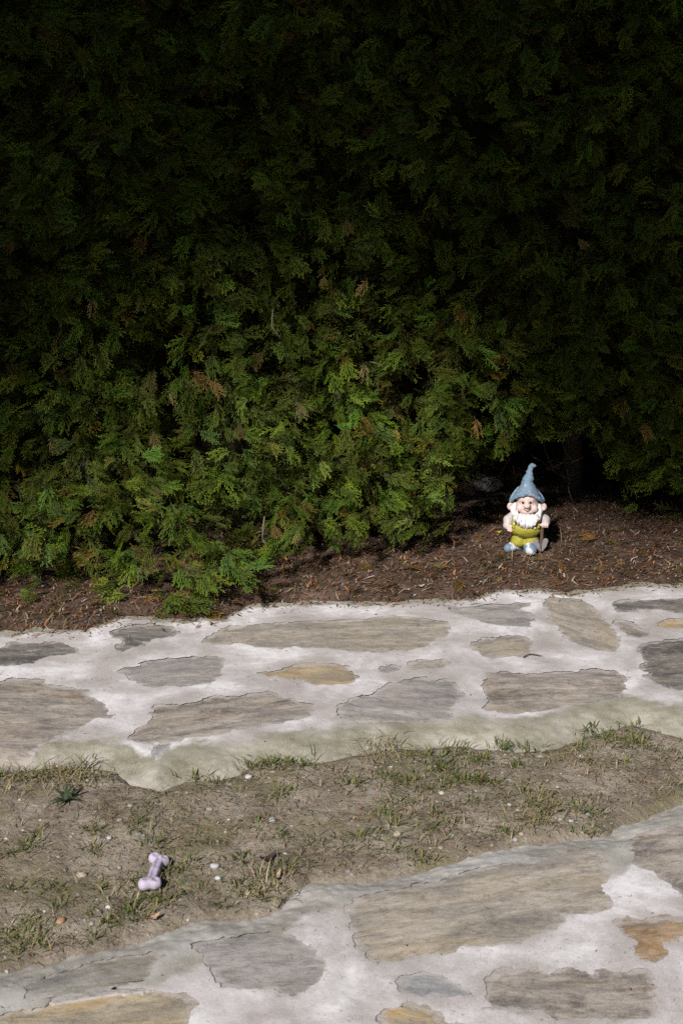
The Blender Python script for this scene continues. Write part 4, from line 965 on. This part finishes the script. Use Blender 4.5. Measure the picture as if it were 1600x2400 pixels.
leaf('dead_leaf', Z5([(1225, 495)])[0], .055, .018, .9, .5, (.05, .036, .03), 'dark shrivelled leaf right of the white pebbles')
leaf('dead_leaf', Z6([(640, 135)])[0], .05, .008, 1.4, .2, (.36, .17, .07), 'thin orange leaf standing in the grass of the right half', lift=.012)
leaf('dead_leaf', Z4([(360, 72)])[0], .035, .015, .6, .4, (.40, .28, .18), 'small tan leaf on the litter behind the long tan stone')
leaf('yellow_petal', (1166, 1271), .026, .012, .5, .4, (.55, .50, .03), 'tiny bright yellow petal on the litter left of the gnome', cat='petal')
# weed rosette
wr = gp(*Z5([(300, 245)])[0], .008); V, F_, C = [], [], []
wi = []
for k in range(11):
    a = k/11*6.28+RNG.normal(0, .2); wi.append((np.array([wr[0], wr[1], float(soil_z(wr[0], wr[1]))+.004]), a, RNG.uniform(1.0, 1.35), RNG.uniform(.035, .075), RNG.uniform(.005, .009), np.array((.055, .075, .035))*RNG.uniform(.8, 1.2)))
v, f, c = blades(wi); me = mesh_from('weed_rosette', np.array(v)-wr, f); cattr(me, 'tint', c)
link('weed_rosette', me, M['grass'], label='flat dark green weed rosette on soil at left, below the dry grass', cat='weed').location = wr
# twig on the path and two field stones in the hollow
tw = [gp(x, y, TOP+.006) for x, y in Z4([(835, 372), (862, 358), (885, 360), (918, 366)])]; tw0 = tw[0].copy()
t_o = tube_obj('twig', [p-tw0 for p in tw], [.0022, .002, .0018, .001], M['bark'], None, 6, label='short dark twig lying at the edge of the small tan stone', cat='twig'); t_o.location = tw0
q = at(1142, 1132, 5.76)
fs = sdf_obj('field_stone', lambda p: ell(p, (0, 0, 0), (.055, .045, .035))+.032*fbm(p[..., 0]*26, p[..., 1]*26, p[..., 2]*26, seed=4, oct=3), (-.08, -.07, -.06), (.08, .07, .06), .005, M['grey'], label='pale field stone in the dark hollow left of the gnome hat', cat='stone')
fs.location = (q[0], q[1], LZ(q[0], q[1])+.02)

# ------------------------------------------------------------------ unseen trees added behind the viewer, crowns shaped to shade the hedge
def sun_proj(p):                              # where the shadow of p meets the hedge face
    n = np.array([-.155, 1, 0]); S_ = np.array(SUN); t = ((np.array([0, 4.75, 0])-p)@n)/((-S_)@n); return p-S_*t
leaf_mat = foliage_mat('shade_tree_leaves', [(0, (.04, .08, .02)), (1, (.08, .11, .03))], .1)
S_ = np.array(SUN); uax = np.cross(S_, [0, 0, 1]); uax /= np.linalg.norm(uax)
if uax[0] < 0: uax = -uax
def shade(xh, zh):                            # wanted crown thickness seen from the hedge
    q = min(max((zh+.35)/.9, 0), 1); Wd = .72+1.5*(1-q*q*(3-2*q)); r = math.hypot((xh+.12)/Wd, max(zh, 0)/.92)
    q = min(max((r-.92)/.83, 0), 1); return q*q*(3-2*q)
tree_items = [[], []]; n_try = 0
for _ in range(70000):
    xh = RNG.uniform(-6.5, 6.5); zh = RNG.uniform(.1, 10.0)
    if RNG.random() > shade(xh, zh): continue
    if (abs(xh)/6.5)**2.5+(abs(zh-4.6)/5.2)**2.5 > 1: continue
    base = np.array([xh, 4.75+.155*xh, zh]); p = base+S_*(13.0+RNG.normal(0, .8))
    tree_items[0 if xh < 0 else 1].append(p)
for ti, (tu, lab) in enumerate(((-3.1, 'unseen tree added behind the viewer at left to shade the hedge'), (3.1, 'unseen tree added behind the viewer at right to shade the hedge'))):
    pts_ = np.array(tree_items[ti]); cen = np.array([tu, 4.75, 2.2])+S_*13.0; root = link('added_shade_tree', None, label=lab, cat='tree', group='added trees shading the hedge'); root.location = (cen[0], cen[1], -.08)
    org = np.array([cen[0], cen[1], -.08]); H = cen[2]
    tube_obj('trunk', [(0, 0, 0), (.05, .03, H*.3), (-.03, .05, H*.6), (0, 0, H+.4)], [.24, .19, .15, .05], M['bark'], root, 12, .06)
    for k in range(12):
        tgt = pts_[RNG.integers(len(pts_))]-org; h0 = min(tgt[2]-.3, H*.95)*RNG.uniform(.75, .95); tube_obj('limb', [(0, 0, h0), tgt*np.array([.5, .5, 0])+np.array([0, 0, (h0+tgt[2])/2+.1]), tgt], [.07, .045, .015], M['bark'], root, 6)
    V, F_ = [], []
    for p in pts_-org:
        a = RNG.normal(0, 1, 3); a /= np.linalg.norm(a); b = np.cross(a, RNG.normal(0, 1, 3)); b /= np.linalg.norm(b); l = RNG.uniform(.10, .19); k = len(V)
        V += [p-a*l, p+b*l*.55, p+a*l, p-b*l*.55]; F_.append((k, k+1, k+2, k+3))
    me = mesh_from('crown', V, np.array(F_), False); link('crown', me, leaf_mat, root)
